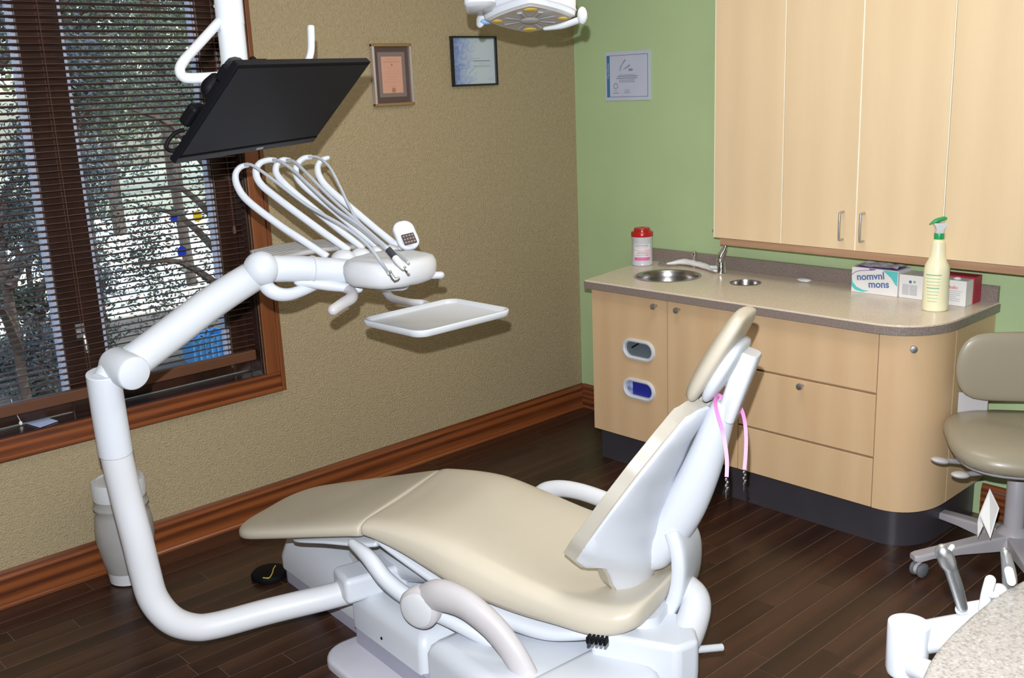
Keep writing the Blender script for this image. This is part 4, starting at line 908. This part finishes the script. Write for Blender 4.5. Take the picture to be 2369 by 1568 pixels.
for i, rd in enumerate(rods):
    b = bm_new(); tube(b, [D(*p) for p in rd], [.0108]*4+[.0105, .0095, .0085, .007], 14, 6, dome=(i == 4)); rp = part('hose_support', b, M['white'], R0, ang=180)
    if i < 4:
        d0 = rd[-1][2]-.004; n = len(hoses[i]); b = bm_new(); tube(b, [D(x, y_, d0 - (d0-2.70)*(k/(n-1))**1.5) for k, (x, y_) in enumerate(hoses[i])], .0048 if i != 3 else .004, 10, 6); part('hose', b, M['hose'], R0, ang=180)
b = bm_new(); tube(b, [D(898, 577, 2.70), D(915, 597, 2.69)], .0095, 14, 1); part('handpiece_collar', b, M['rubber'], R0, label='black collar', ang=50)
b = bm_new(); tube(b, [D(914, 596, 2.69), D(922, 606, 2.685), D(933, 618, 2.68)], [.0095, .010, .008], 14, 4, dome=True); part('handpiece', b, M['nozzle'], R0)
b = bm_new(); tube(b, [D(933, 619, 2.68), D(939, 625, 2.678), D(944, 634, 2.676), D(948, 631, 2.675)], [.0035, .003, .0022, .0015], 8, 3); part('handpiece_tip', b, M['chrome'], R0)
b = bm_new(); ell(b, D(936, 618, 2.675), V((.004,0,0)), V((0,.004,0)), V((0,0,.004)), 10, 6); ell(b, D(903, 629, 2.69), V((.0045,0,0)), V((0,.0045,0)), V((0,0,.0045)), 10, 6); part('hose_joint', b, M['steel'], R0)
b = bm_new(); tube(b, [D(904, 634, 2.685), D(914, 647, 2.682), D(924, 641, 2.68)], [.0055, .0055, .002], 10, 2); part('syringe_tip', b, M['steel'], R0)
# keypad paddle
kx = (D(965, 560, 2.99)-D(915, 572, 2.96)).normalized(); kz = (D(925, 520, 2.99)-D(948, 575, 2.97)).normalized(); kn = kx.cross(kz).normalized(); kc = D(938, 541, 2.975)
b = bm_new(); pts = [kc+kx*x+kz*y_ for x, y_ in rpoly(-.033, .033, -.052, .042, .028, 8)]; poly(b, [p+kn*.008 for p in pts], kn*-.018); kp = part('keypad_housing', b, M['white'], R0, ang=50, bevel=.006, seg=3)
sgk = 1 if (CAM-kc).dot(kn) > 0 else -1
b = bm_new(); kc2 = D(944, 557, 2.955); pts = [kc2+kx*x+kz*y_ for x, y_ in rpoly(-.020, .020, -.017, .017, .003, 2)]; poly(b, [p+kn*sgk*.012 for p in pts], kn*sgk*.0015); part('keypad', b, M['key'], kp, smooth=False)
b = bm_new()
for i in range(4):
    for j in range(3): obox(b, kc2+kn*sgk*.014+kx*(-.0135+.009*i)+kz*(-.010+.010*j), kx, kz, kn, .0025, .002, .0006)
part('key', b, M['keys'], kp, smooth=False)
b = bm_new(); tube(b, [D(965, 648, 2.90), D(990, 638, 2.90), D(1020, 636, 2.90)], .0105, 14, 3, dome=True); part('grip_handle', b, M['grey_pl'], R0)
b = bm_new(); tube(b, [D(795, 665, 2.90), D(812, 674, 2.88), D(814, 688, 2.85), D(795, 701, 2.82), D(771, 717, 2.79)], [.014, .0155, .0165, .016, .0155], 16, 4, dome=True); part('grip_handle', b, M['armpad'], R0)
b = bm_new(); tube(b, [D(690, 650, 2.86), D(760, 660, 2.88), D(830, 668, 2.90)], [.014, .016, .012], 12, 4, dome=True); part('head_bracket', b, M['white'], R0)
# tray arm and tray
TZ_ = .985; tp = [PL(x, y_, 2, TZ_) for x, y_ in ((845, 745), (952, 780), (1170, 730), (1068, 690))]
tc = (tp[0]+tp[1]+tp[2]+tp[3])/4; tx = ((tp[2]-tp[1])+(tp[3]-tp[0])).normalized(); ty = V((-tx.y, tx.x, 0)); hl = ((tp[2]-tp[1]).length+(tp[3]-tp[0]).length)/4; hs = ((tp[1]-tp[0]).length+(tp[3]-tp[2]).length)/4
b = bm_new(); tube(b, [D(884, 655, 2.98), D(893, 674, 3.05), D(908, 690, 3.16), D(945, 699, 3.34), D(990, 706, 3.36), tc+ty*.06+V((0, 0, -.024))], [.0115, .0125, .0125, .013, .012, .010], 14, 6); part('tray_arm', b, M['grey_pl'], R0)
R1 = root('instrument_tray', 'empty white rectangular instrument tray held out above the footrest', 'tray', tc+V((0, 0, -.010)))
b = bm_new(); rings = []
for z, ins in ((-.010, .012), (-.006, .003), (.008, 0), (.0125, .002), (.0125, .008), (.002, .014), (-.001, .020)):
    rings.append([tc+tx*x+ty*y_+V((0, 0, z)) for x, y_ in rpoly(-hl+ins, hl-ins, -hs+ins, hs-ins, max(.045-ins, .01), 8)])
loft(b, rings); part('tray_body', b, M['whitegloss'], R1, ang=70)
# ------------------------------------------------------------------ MONITOR on its ceiling pole
k_ = 2.55/2.75
R0 = root('ceiling_monitor', 'black flat monitor tilted forward on a white ceiling pole in front of the window', 'monitor', D(530, 60, 2.45))
def homog(px, d): return D(px[0], px[1], d*k_)
mTL, mTR, mBR, mBL = homog((548, 151), 2.20), homog((855, 143), 2.75), homog((729, 327), 2.90), homog((407, 378), 2.325)
mx = (mTR-mTL+mBR-mBL).normalized(); mc = (mTL+mTR+mBR+mBL)/4; my = (mTL-mBL+mTR-mBR); my = (my-mx*my.dot(mx)).normalized(); mn = mx.cross(my).normalized()
if (CAM-mc).dot(mn) < 0: mn = -mn
mw = ((mTR-mTL).length+(mBR-mBL).length)/4; mh = ((mTL-mBL).length+(mTR-mBR).length)/4
def MP(x, y_, n): return mc+mx*x*mw+my*y_*mh+mn*n
b = bm_new(); obox(b, mc-mn*.008, mx, my, mn, mw, mh, .008); part('monitor_case', b, M['blackpl'], R0, smooth=False, bevel=.002)
b = bm_new(); obox(b, MP(0, .055, .0006), mx, my, mn, mw*.975, mh*.875, .0006); part('screen', b, M['screen'], R0, smooth=False)
b = bm_new(); obox(b, MP(0, -.865, .0012), mx, my, mn, mw*.99, .0012, .0008); part('bezel_line', b, M['blackpl'], R0, smooth=False)
b = bm_new(); obox(b, MP(0, -.935, .0006), mx, my, mn, mw*.992, mh*.058, .0005); part('chin_strip', b, mat('grey_black_bezel', (.022, .022, .030), .5), R0, smooth=False)
b = bm_new(); obox(b, MP(.09, -.935, .0016), mx, my, mn, .014, .003, .0006); part('maker_badge', b, M['steel'], R0, smooth=False)
b = bm_new(); obox(b, MP(-.10, .10, -.035), mx, my, mn, mw*.55, mh*.55, .018); part('monitor_back', b, M['blackpl'], R0, smooth=False, bevel=.01)
b = bm_new(); obox(b, MP(-.62, .30, -.040), mx, my, mn, .045, .05, .018); obox(b, MP(-.80, .62, -.032), mx, my, mn, .035, .02, .012); part('mount_bracket', b, M['blackpl'], R0, smooth=False, bevel=.006)
b = bm_new(); obox(b, MP(-.93, -.22, -.034), mx, my, mn, .022, .026, .013); part('connector_box', b, M['blackpl'], R0, smooth=False, bevel=.008)
b = bm_new(); cpts = [D(426, 300, 2.22), D(405, 308, 2.22), D(388, 328, 2.22), D(386, 343, 2.22), D(400, 349, 2.22), D(418, 338, 2.23), D(428, 315, 2.24)]; tube(b, cpts, .0045, 10, 6); part('loop_cable', b, M['blackpl'], R0, ang=180)
b = bm_new()
for (x, y_, d), r_ in (((585, 140, 2.16), .009), ((603, 144, 2.18), .007)): ell(b, D(x, y_, d), V((r_,0,0)), V((0,r_,0)), V((0,0,r_)), 12, 8)
obox(b, D(605, 147, 2.20), mx, my, mn, .030, .004, .012); part('joint_knob', b, M['blackpl'], R0, bevel=.002)
b = bm_new(); tube(b, [D(486, 225, 2.25), D(484, 205, 2.25), D(497, 185, 2.25)], [.012, .02, .016], 10, 4, dome=True); part('rear_joint', b, M['blackpl'], R0)
def vline(px, py, d, z): p = D(px, py, d); return V((p.x, p.y, z))
pc = D(534, 60, 2.45); r_ = .0325
b = bm_new(); tube(b, [V((pc.x, pc.y, ZC)), V((pc.x, pc.y, pc.z+.004))], r_*1.03, 28, 1); part('ceiling_pole', b, M['whitegloss'], R0, ang=40)
b = bm_new(); tube(b, [V((pc.x, pc.y, pc.z+.004)), V((pc.x, pc.y, 1.70))], r_, 28, 1); part('pole_sleeve', b, M['whitegloss'], R0, ang=40)
b = bm_new(); lathe(b, (pc.x, pc.y, ZC-.03), [(.08, 0), (.085, .01), (.085, .029)], 30); part('ceiling_flange', b, M['whitegloss'], R0)
b = bm_new(); f = V((CAM.x-pc.x, CAM.y-pc.y, 0)).normalized(); lathe(b, D(498, 15, 2.43), [(.0045, -.01), (.0045, .006)], 8, f); lathe(b, D(528, 12, 2.417), [(.004, -.01), (.004, .002)], 8, f); lathe(b, D(506, 71, 2.43), [(.005, -.01), (.005, .006)], 8, f); part('pole_screw', b, M['castergrey'], R0)
b = bm_new(); tube(b, [D(512, 45, 2.44), D(500, 58, 2.42), D(450, 113, 2.36), D(426, 140, 2.33), D(416, 160, 2.32), D(422, 176, 2.32), D(440, 181, 2.32), D(500, 178, 2.34), D(545, 172, 2.38)], [.0115]*3+[.0120]*6, 16, 6); part('grab_handle', b, M['whitegloss'], R0, ang=180)
b = bm_new(); tube(b, [D(719, 60, 2.62), D(720, 95, 2.62), D(718, 125, 2.61), D(706, 150, 2.60), D(670, 172, 2.58), D(620, 178, 2.5)], [.0095]*6, 14, 6, dome=False); part('grab_handle', b, M['whitegloss'], R0, ang=180)
b = bm_new(); tube(b, [V((pc.x, pc.y, 1.72)), MP(-.45, .35, -.06), MP(-.3, .2, -.04)], [.028, .024, .02], 12, 4); part('tilt_arm', b, M['blackpl'], R0)
# ------------------------------------------------------------------ OPERATING LAMP
lc = D(1226, 41, 2.85); rt = ROT @ V((1, 0, 0)); rt.z = 0; rt.normalize(); fw = V((0,0,1)).cross(rt)
a_ = math.radians(14); l2 = fw*math.cos(a_)-V((0,0,1))*math.sin(a_); ln = rt.cross(l2); ln = ln if ln.z > 0 else -ln
R0 = root('operating_lamp', 'white dental operating lamp seen from below at the top of the picture', 'lamp', lc)
def LP(r_, k=44, n=2.0, z=0, s2=1.0): return [lc + rt*(r_*math.copysign(abs(math.cos(a))**(2/n), math.cos(a))) + l2*(r_*s2*math.copysign(abs(math.sin(a))**(2/n), math.sin(a))) + ln*z for a in [2*math.pi*i/k for i in range(k)]]
b = bm_new(); loft(b, [LP(.120, n=1.22, z=-.002), LP(.127, n=1.22, z=.0), LP(.130, n=1.26, z=.012), LP(.132, n=1.3, z=.05), LP(.125, n=1.6, z=.09), LP(.10, n=1.8, z=.12), LP(.05, n=2, z=.135)]); part('lamp_housing', b, M['whitegloss'], R0, ang=50)
b = bm_new(); loft(b, [LP(.116, n=1.25, z=-.006), LP(.116, n=1.25, z=-.0015)]); lensp = part('lens', b, M['lens'], R0, ang=50)
b = bm_new()
for i in range(8):
    a = math.pi/4*i+.39; p = lc-ln*.008+rt*math.cos(a)*.03+l2*math.sin(a)*.03; e = lc-ln*.008+rt*math.cos(a)*.075+l2*math.sin(a)*.075; tube(b, [p, e], [.004, .009], 8, 1, flat=.3, up=ln)
lathe(b, lc-ln*.008, [(.028, 0), (.022, -.004), (.008, -.005)], 20, ln); part('lens_rib', b, M['jar'], lensp)
for sx, sy in ((-1, 0), (1, 0), (0, 1), (0, -1)):
    b = bm_new(); c = lc+rt*sx*.092+l2*sy*.088-ln*.006; ell(b, c, rt*(.020 if sy else .014), l2*.014, ln*.004, 16, 8); part('bulb_reflector', b, M['bulb'], lensp)
b = bm_new(); rings = [LP(.1325, n=1.27, z=.014), LP(.1325, n=1.27, z=.018)]; loft(b, rings, (False, False)); part('seam', b, M['grey_pl'], R0)
b = bm_new(); c0 = lc+rt*-.055+l2*-.078+ln*.006; obox(b, c0, (rt-l2*.95).normalized(), ln, (rt+l2).normalized(), .028, .0025, .003); part('blue_stripe', b, M['bluefilm'], R0, smooth=False)
b = bm_new(); c = D(1102, 14, 2.80); rings = []
loft(b, [[c+rt*x*s+l2*y_*s+ln*z for x, y_ in rpoly(-.032, .055, -.05, .05, .02, 4)] for z, s in ((-.012, .8), (-.004, 1), (.05, 1), (.06, .9))]); part('side_pod', b, M['whitegloss'], R0, ang=50)
b = bm_new(); tube(b, [D(1112, 52, 2.93), D(1118, 40, 2.93), D(1150, 35, 2.92)], [.016, .020, .012], 14, 4, flat=.6, dome=True); part('lamp_handle', b, M['whitegloss'], R0)
b = bm_new(); ell(b, D(1125, 50, 2.92), rt*.018, l2*.012, ln*.008, 14, 8); part('blue_tab', b, M['bluefilm'], R0)
b = bm_new(); tube(b, [D(1262, 66, 2.86), D(1300, 60, 2.84), D(1335, 48, 2.82)], [.008, .012, .013], 14, 4, flat=.7, dome=True); part('lamp_handle', b, M['whitegloss'], R0)
b = bm_new(); ell(b, D(1347, 36, 2.80), rt*.014, l2*.014, V((0,0,.023)), 18, 12); part('handle_knob', b, M['warmwhite'], R0)
b = bm_new(); top = lc+ln*.12; tube(b, [top, top+V((0,0,.12)), top+V((.02,-.1,.30)), V((top.x+.02, top.y-.1, ZC))], [.022, .022, .025, .025], 14, 5); part('lamp_arm', b, M['whitegloss'], R0)
# ------------------------------------------------------------------ JAR on the floor by the baseboard
c = V((-2.485, -.128, .001))
R0 = root('ribbed_jar', 'ribbed grey jar with white screw lid on the floor behind the bent arm', 'jar', c)
b = bm_new(); n = 56; rings = []
for r_, h in ((.062, 0), (.070, .006), (.074, .04), (.078, .05), (.091, .12), (.098, .17), (.096, .22), (.090, .255), (.084, .275), (.093, .285), (.092, .292), (.080, .302), (.078, .318)):
    rings.append([c+V(((r_*(1+(.010 if (k % 2 and .06 < h < .27) else 0)))*math.cos(2*math.pi*k/n), (r_*(1+(.010 if (k % 2 and .06 < h < .27) else 0)))*math.sin(2*math.pi*k/n), h)) for k in range(n)])
loft(b, rings); part('jar_body', b, M['jar'], R0, ang=60)
b = bm_new(); lathe(b, c, [(.0635, .0), (.0715, .005), (.0755, .042), (.0765, .046), (.0745, .049)], 40); part('base_ring', b, M['warmwhite'], R0)
b = bm_new(); lathe(b, c, [(.082, .316), (.089, .318), (.090, .372), (.086, .380), (.072, .382), (.070, .379), (.001, .379)], 40); part('screw_lid', b, M['warmwhite'], R0)
# foot control disc
c = PL(624, 1339, 2, .0); c.z = .001; c.x += .01; c.y += .015
R0 = root('foot_control', 'round black foot control disc on the floor beside the chair base', 'foot control', c)
b = bm_new(); lathe(b, c, [(.060, 0), (.065, .004), (.065, .014), (.058, .022), (.02, .026), (.001, .026)], 32); part('pedal_disc', b, M['blackpl'], R0)
b = bm_new(); tube(b, [c+V((-.045, -.035, .0245)), c+V((-.03, -.05, .0235)), c+V((-.005, -.03, .026)), c+V((.01, -.01, .027)), c+V((.03, .01, .027))], .0022, 6, 4); part('gold_mark', b, M['bulb'], R0)
# ------------------------------------------------------------------ LANYARD over the headrest bar
la = D(1666, 912, 2.53)
R0 = root('pink_bib_clip', 'pink strap with metal clip ends hanging over the chair headrest bar', 'strap', la)
def ribbon(pts, wd, th_, up):
    b = bm_new(); P = cr([V(p) for p in pts], 6); rings = []
    for i, p in enumerate(P):
        t = (P[min(i+1, len(P)-1)]-P[max(i-1, 0)]).normalized(); s = up.cross(t).normalized(); n_ = t.cross(s)
        rings.append([p+s*wd*a+n_*th_*c for a, c in ((-1,-1),(1,-1),(1,1),(-1,1))])
    loft(b, rings); return b
b = ribbon([D(1672, 925, 2.54), D(1663, 914, 2.53), D(1655, 926, 2.49), D(1658, 950, 2.45), D(1670, 990, 2.42), D(1678, 1030, 2.41), D(1682, 1070, 2.405), D(1681, 1103, 2.40)], .0045, .0007, (CAM-la).normalized()); part('strap', b, M['pink'], R0, smooth=False)
b = ribbon([D(1664, 915, 2.535), D(1680, 918, 2.60), D(1702, 930, 2.60), D(1713, 942, 2.57), D(1722, 970, 2.55), D(1726, 1010, 2.54), D(1725, 1050, 2.535), D(1722, 1086, 2.53)], .0045, .0007, (CAM-la).normalized()); part('strap', b, M['pink'], R0, smooth=False)
for x, y_, d in ((1681, 1103, 2.40), (1722, 1086, 2.53)):
    b = bm_new(); k = .6
    for i in range(4): ell(b, D(x+(i % 2)*3-1, y_+6+7*i, d), V((.003,0,0)), V((0,.003,0)), V((0,0,.004)), 8, 6)
    tube(b, [D(x-3, y_+34, d), D(x+4, y_+28, d), D(x+5, y_+22, d)], .0014, 6, 3); tube(b, [D(x, y_+28, d), D(x-1, y_+50, d)], [.0018, .001], 6, 1)
    part('clip', b, M['chrome'], R0)
# ------------------------------------------------------------------ STOOL
sc = V((-.345, -2.315, 0))
R0 = root('rolling_stool', 'tan vinyl rolling stool with a curved back at the right edge of the picture', 'stool', sc)
b = bm_new(); lathe(b, sc, [(.060, .072), (.065, .080), (.052, .125), (.036, .140), (.030, .145)], 26); part('base_hub', b, M['stoolgrey'], R0)
b = bm_new(); lathe(b, sc, [(.032, .13), (.030, .34), (.027, .345)], 22); part('column', b, M['stoolgrey'], R0)
b = bm_new(); lathe(b, sc, [(.014, .33), (.014, .42)], 14); part('gas_lift', b, M['chrome'], R0)
a1 = math.atan2(-2.106+2.315, -.655+.345)
for i in range(5):
    a = a1-i*math.radians(72); d = V((math.cos(a), math.sin(a), 0)); s = V((-d.y, d.x, 0)); rings = []
    for r_, hw, z0, z1 in ((.03, .032, .070, .125), (.10, .028, .070, .116), (.20, .025, .072, .103), (.30, .024, .068, .090), (.345, .024, .060, .084), (.362, .016, .062, .082)):
        rings.append([sc+d*r_+s*x+V((0,0,z)) for x, z in ((-hw, z0), (hw, z0), (hw, z1-.006), (hw*.8, z1), (-hw*.8, z1), (-hw, z1-.006))])
    b = bm_new(); loft(b, rings); lg = part('base_leg', b, M['stoolgrey'], R0, ang=35, bevel=.002)
    ca = a+.9+i*1.1 if i else a1+1.9; cd_ = V((math.cos(ca), math.sin(ca), 0)); cc = sc+d*.335+V((0,0,.026))
    for sgn_ in (-1, 1):
        b = bm_new(); lathe(b, cc+cd_*.006*sgn_, [(.010, 0), (.024, .002), (.0255, .006), (.0255, .012), (.021, .016), (.006, .018)], 22, cd_*sgn_); part('caster_wheel', b, M['castergrey'], lg)
    b = bm_new(); lathe(b, cc, [(.020, -.007), (.020, .007)], 18, cd_); lathe(b, cc, [(.008, .012), (.008, .036)], 10); part('caster_fork', b, M['armpad'], lg)
# seat
sb1 = V((.55, -.835, 0)).normalized(); sb2 = V((sb1.y, -sb1.x, 0))
b = bm_new(); rings = []; sw = [(.90, .430), (.98, .440), (1.02, .458), (1.02, .475), (.97, .492), (.86, .502), (.6, .508), (.3, .506), (.05, .504)]
for s, z in sw:
    rings.append([sc+V((-.015, -.02, 0))+sb1*(.240*s*sup(a, 3)[0])+sb2*(.215*s*sup(a, 3)[1])+V((0, 0, z-.034*max(0, sup(a, 3)[1])*s**2-.006*(1-s))) for a in [2*math.pi*k/44 for k in range(44)]])
loft(b, rings); part('seat', b, M['uph_stool'], R0, ang=180)
b = bm_new(); rings = []
for s, z in ((.15, .375), (.45, .385), (.80, .410), (.97, .428), (.98, .438), (.80, .440)):
    rings.append([sc+V((-.015, -.02, 0))+sb1*(.236*s*sup(a, 3)[0])+sb2*(.211*s*sup(a, 3)[1])+V((0, 0, z-.032*max(0, sup(a, 3)[1])*s**2)) for a in [2*math.pi*k/40 for k in range(40)]])
loft(b, rings); part('seat_pan', b, M['stoolgrey'], R0, ang=180)
b = bm_new(); rings = []
for s, z in ((.5, .350), (.9, .358), (1, .375), (1, .40), (.8, .42)): rings.append([sc+V((.10*s*sup(a, 3)[0], .085*s*sup(a, 3)[1], z)) for a in [2*math.pi*k/28 for k in range(28)]])
loft(b, rings); part('tilt_mechanism', b, M['stoolgrey'], R0, ang=60)
for x, y_, x2, y2, d in ((2175, 1065, 2262, 1070, 3.30), (2222, 1098, 2300, 1090, 3.25)):
    e = D(x, y_, d); g_ = D(x2, y2, d+.06); b = bm_new(); tube(b, [e, g_], [.008, .011], 12, 1); lv = part('adjust_lever', b, M['stoolgrey'], R0)
    b = bm_new(); dd = (g_-e).normalized(); ss = V((0,0,1)).cross(dd).normalized(); ell(b, e, dd*.034, ss*.024, V((0,0,.011)), 20, 10); part('lever_paddle', b, M['armpad'], lv)
# back
b = bm_new(); nb = 16; bd_ = V((.55, -.835, 0)).normalized(); bn_ = V((bd_.y, -bd_.x, 0)); bc = V((-.352, -2.090, .668)) + bd_*.285; rings = []
for i in range(nb+1):
    a = math.pi*i/nb; z = -.120*math.cos(a); ww = .29*max(math.sin(a), .02)**.24; rg = []; dp = .024*max(math.sin(a), .06)**.5
    for k in range(36):
        cx, sy = sup(2*math.pi*k/36, 2.6); y_ = ww*cx
        rg.append(bc+bd_*y_+bn_*(dp*sy+.25*y_*y_)+V((0, 0, z)))
    rings.append(rg)
loft(b, rings); part('backrest', b, M['uph_stool'], R0, ang=180)
b = bm_new(); pq = PL(2250, 940, 0, -.285); obox(b, pq, bd_, bn_, V((0,0,1)), .048, .004, .05); obox(b, pq+V((0,0,-.05))-bn_*.05*0+V((-.02,-.04,0)), bd_, bn_, V((0,0,1)), .048, .05, .004); part('back_bracket', b, M['armpad'], R0, smooth=False, bevel=.003)
b = bm_new(); d = 3.22; A = [D(2290, 1130, d), D(2312, 1175, d), D(2291, 1246, d-.02), D(2266, 1190, d)]
poly(b, A, fw*.0015); hg = D(2262, 1243, d); poly(b, [A[3], D(2275, 1215, d+.01), hg, D(2262, 1205, d+.01)], fw*.0015); part('hang_tag', b, M['paper'], R0, smooth=False)
# ------------------------------------------------------------------ ASSISTANT ARM and CART in the foreground
ac = D(2103, 1441, 1.86)
R0 = root('assistant_stand', 'white jointed assistant stand with a stubby upright knuckle at the bottom right', 'dental unit', V((-1.78, -3.02, 0)))
b = bm_new(); lathe(b, ac, [(.028, -.105), (.035, -.100), (.0375, -.09), (.0375, -.004), (.0365, .0), (.034, .0006)], 36); part('upright_knuckle', b, M['whitegloss'], R0, ang=40)
e = D(2370, 1432, 1.90); s0 = ac+V((0,0,-.035)); b = bm_new(); tube(b, [s0, s0.lerp(D(2260, 1452, 1.88), .5), D(2260, 1452, 1.88), e], [.030, .031, .031, .030], 20, 3); part('upper_arm', b, M['whitegloss'], R0, ang=180)
s1 = ac+V((0,0,-.085)); q1 = D(2165, 1562, 1.80); q2 = D(2230, 1600, 1.80); b = bm_new(); tube(b, [s1, q1, q2, V((-1.80, -3.0, .42)), V((-1.78, -3.02, .30))], [.024, .021, .021, .021, .021], 18, 4); part('lower_arm', b, M['whitegloss'], R0, ang=180)
b = bm_new(); tube(b, [V((-1.78, -3.02, .0)), V((-1.78, -3.02, .32))], [.03, .03], 18, 1); lathe(b, (-1.78, -3.02, 0), [(.12, 0), (.12, .012), (.03, .02)], 26); part('floor_post', b, M['whitegloss'], R0, ang=50)
hm = D(2330, 1400, 1.88)
b = bm_new(); tube(b, [e, hm, D(2250, 1405, 1.88), D(2222, 1410, 1.87)], [.014, .014, .012, .010], 12, 3, dome=True); part('holder_bar', b, M['whitegloss'], R0)
def held(name, label, parts_, cat='dental tool'):
    R1 = root(name, label, cat, parts_[0][1][0])
    for nm, pts, rr, m in parts_:
        b = bm_new(); tube(b, pts, rr, 18, 4, dome=True); part(nm, b, m, R1, ang=60)
held('suction_handpiece', 'polished metal suction handpiece leaning up beside the white arm, leftmost of the three tools',
     [('handpiece_body', [D(2226, 1404, 1.86), D(2214, 1360, 1.84), D(2200, 1318, 1.82), D(2192, 1300, 1.81), D(2182, 1276, 1.80)], [.010, .0115, .0115, .0145, .0145], M['steel']), ('valve_nub', [D(2194, 1276, 1.80), D(2203, 1264, 1.79)], .0045, M['whitegloss'])])
held('saliva_valve', 'slim pale grey saliva ejector valve standing between the metal tools behind the speckled top', [('valve_body', [D(2276, 1410, 1.80), D(2282, 1375, 1.79), D(2291, 1342, 1.78)], [.0095, .0095, .0095], M['nozzle']), ('valve_button', [D(2294, 1376, 1.775), D(2304, 1375, 1.775)], .006, M['whitegloss'])])
held('air_syringe', 'grey metal syringe with a square lever standing at the right of the tool row', [('syringe_body', [D(2335, 1405, 1.84), D(2336, 1370, 1.83), D(2335, 1330, 1.82), D(2326, 1276, 1.80)], [.012, .0125, .0125, .0085], M['steel']), ('lever', [D(2334, 1320, 1.795), D(2340, 1345, 1.795)], .008, M['nozzle']), ('holder_cup', [D(2318, 1392, 1.82), D(2312, 1368, 1.81)], [.013, .015], M['armpad'])])
cc = V((-2.09, -3.25, .75))
R0 = root('side_cart', 'pale speckled rounded worktop of a cart at the bottom right corner', 'cart', (cc.x, cc.y, 0))
b = bm_new(); rings = []
for z, s in ((-.028, .985), (-.024, 1), (-.004, 1), (-.001, .995), (0, .98)): rings.append([cc+V((.45*s*sup(a, 2.6)[0], .364*s*sup(a, 2.6)[1], z)) for a in [2*math.pi*k/60 for k in range(60)]])
loft(b, rings); part('cart_top', b, M['cart'], R0, ang=50)
b = bm_new(); box(b, (-2.36, -3.52, .06), (-1.85, -3.08, .722)); part('cart_body', b, M['warmwhite'], R0, smooth=False, bevel=.01)
for sx in (-2.32, -1.89):
    for sy in (-3.48, -3.12):
        b = bm_new(); lathe(b, (sx, sy-.01, .03), [(.03, 0), (.03, .02)], 16, V((0, 1, 0))); box(b, (sx-.01, sy-.01, .03), (sx+.01, sy+.01, .062)); part('caster', b, M['rubber'], R0)
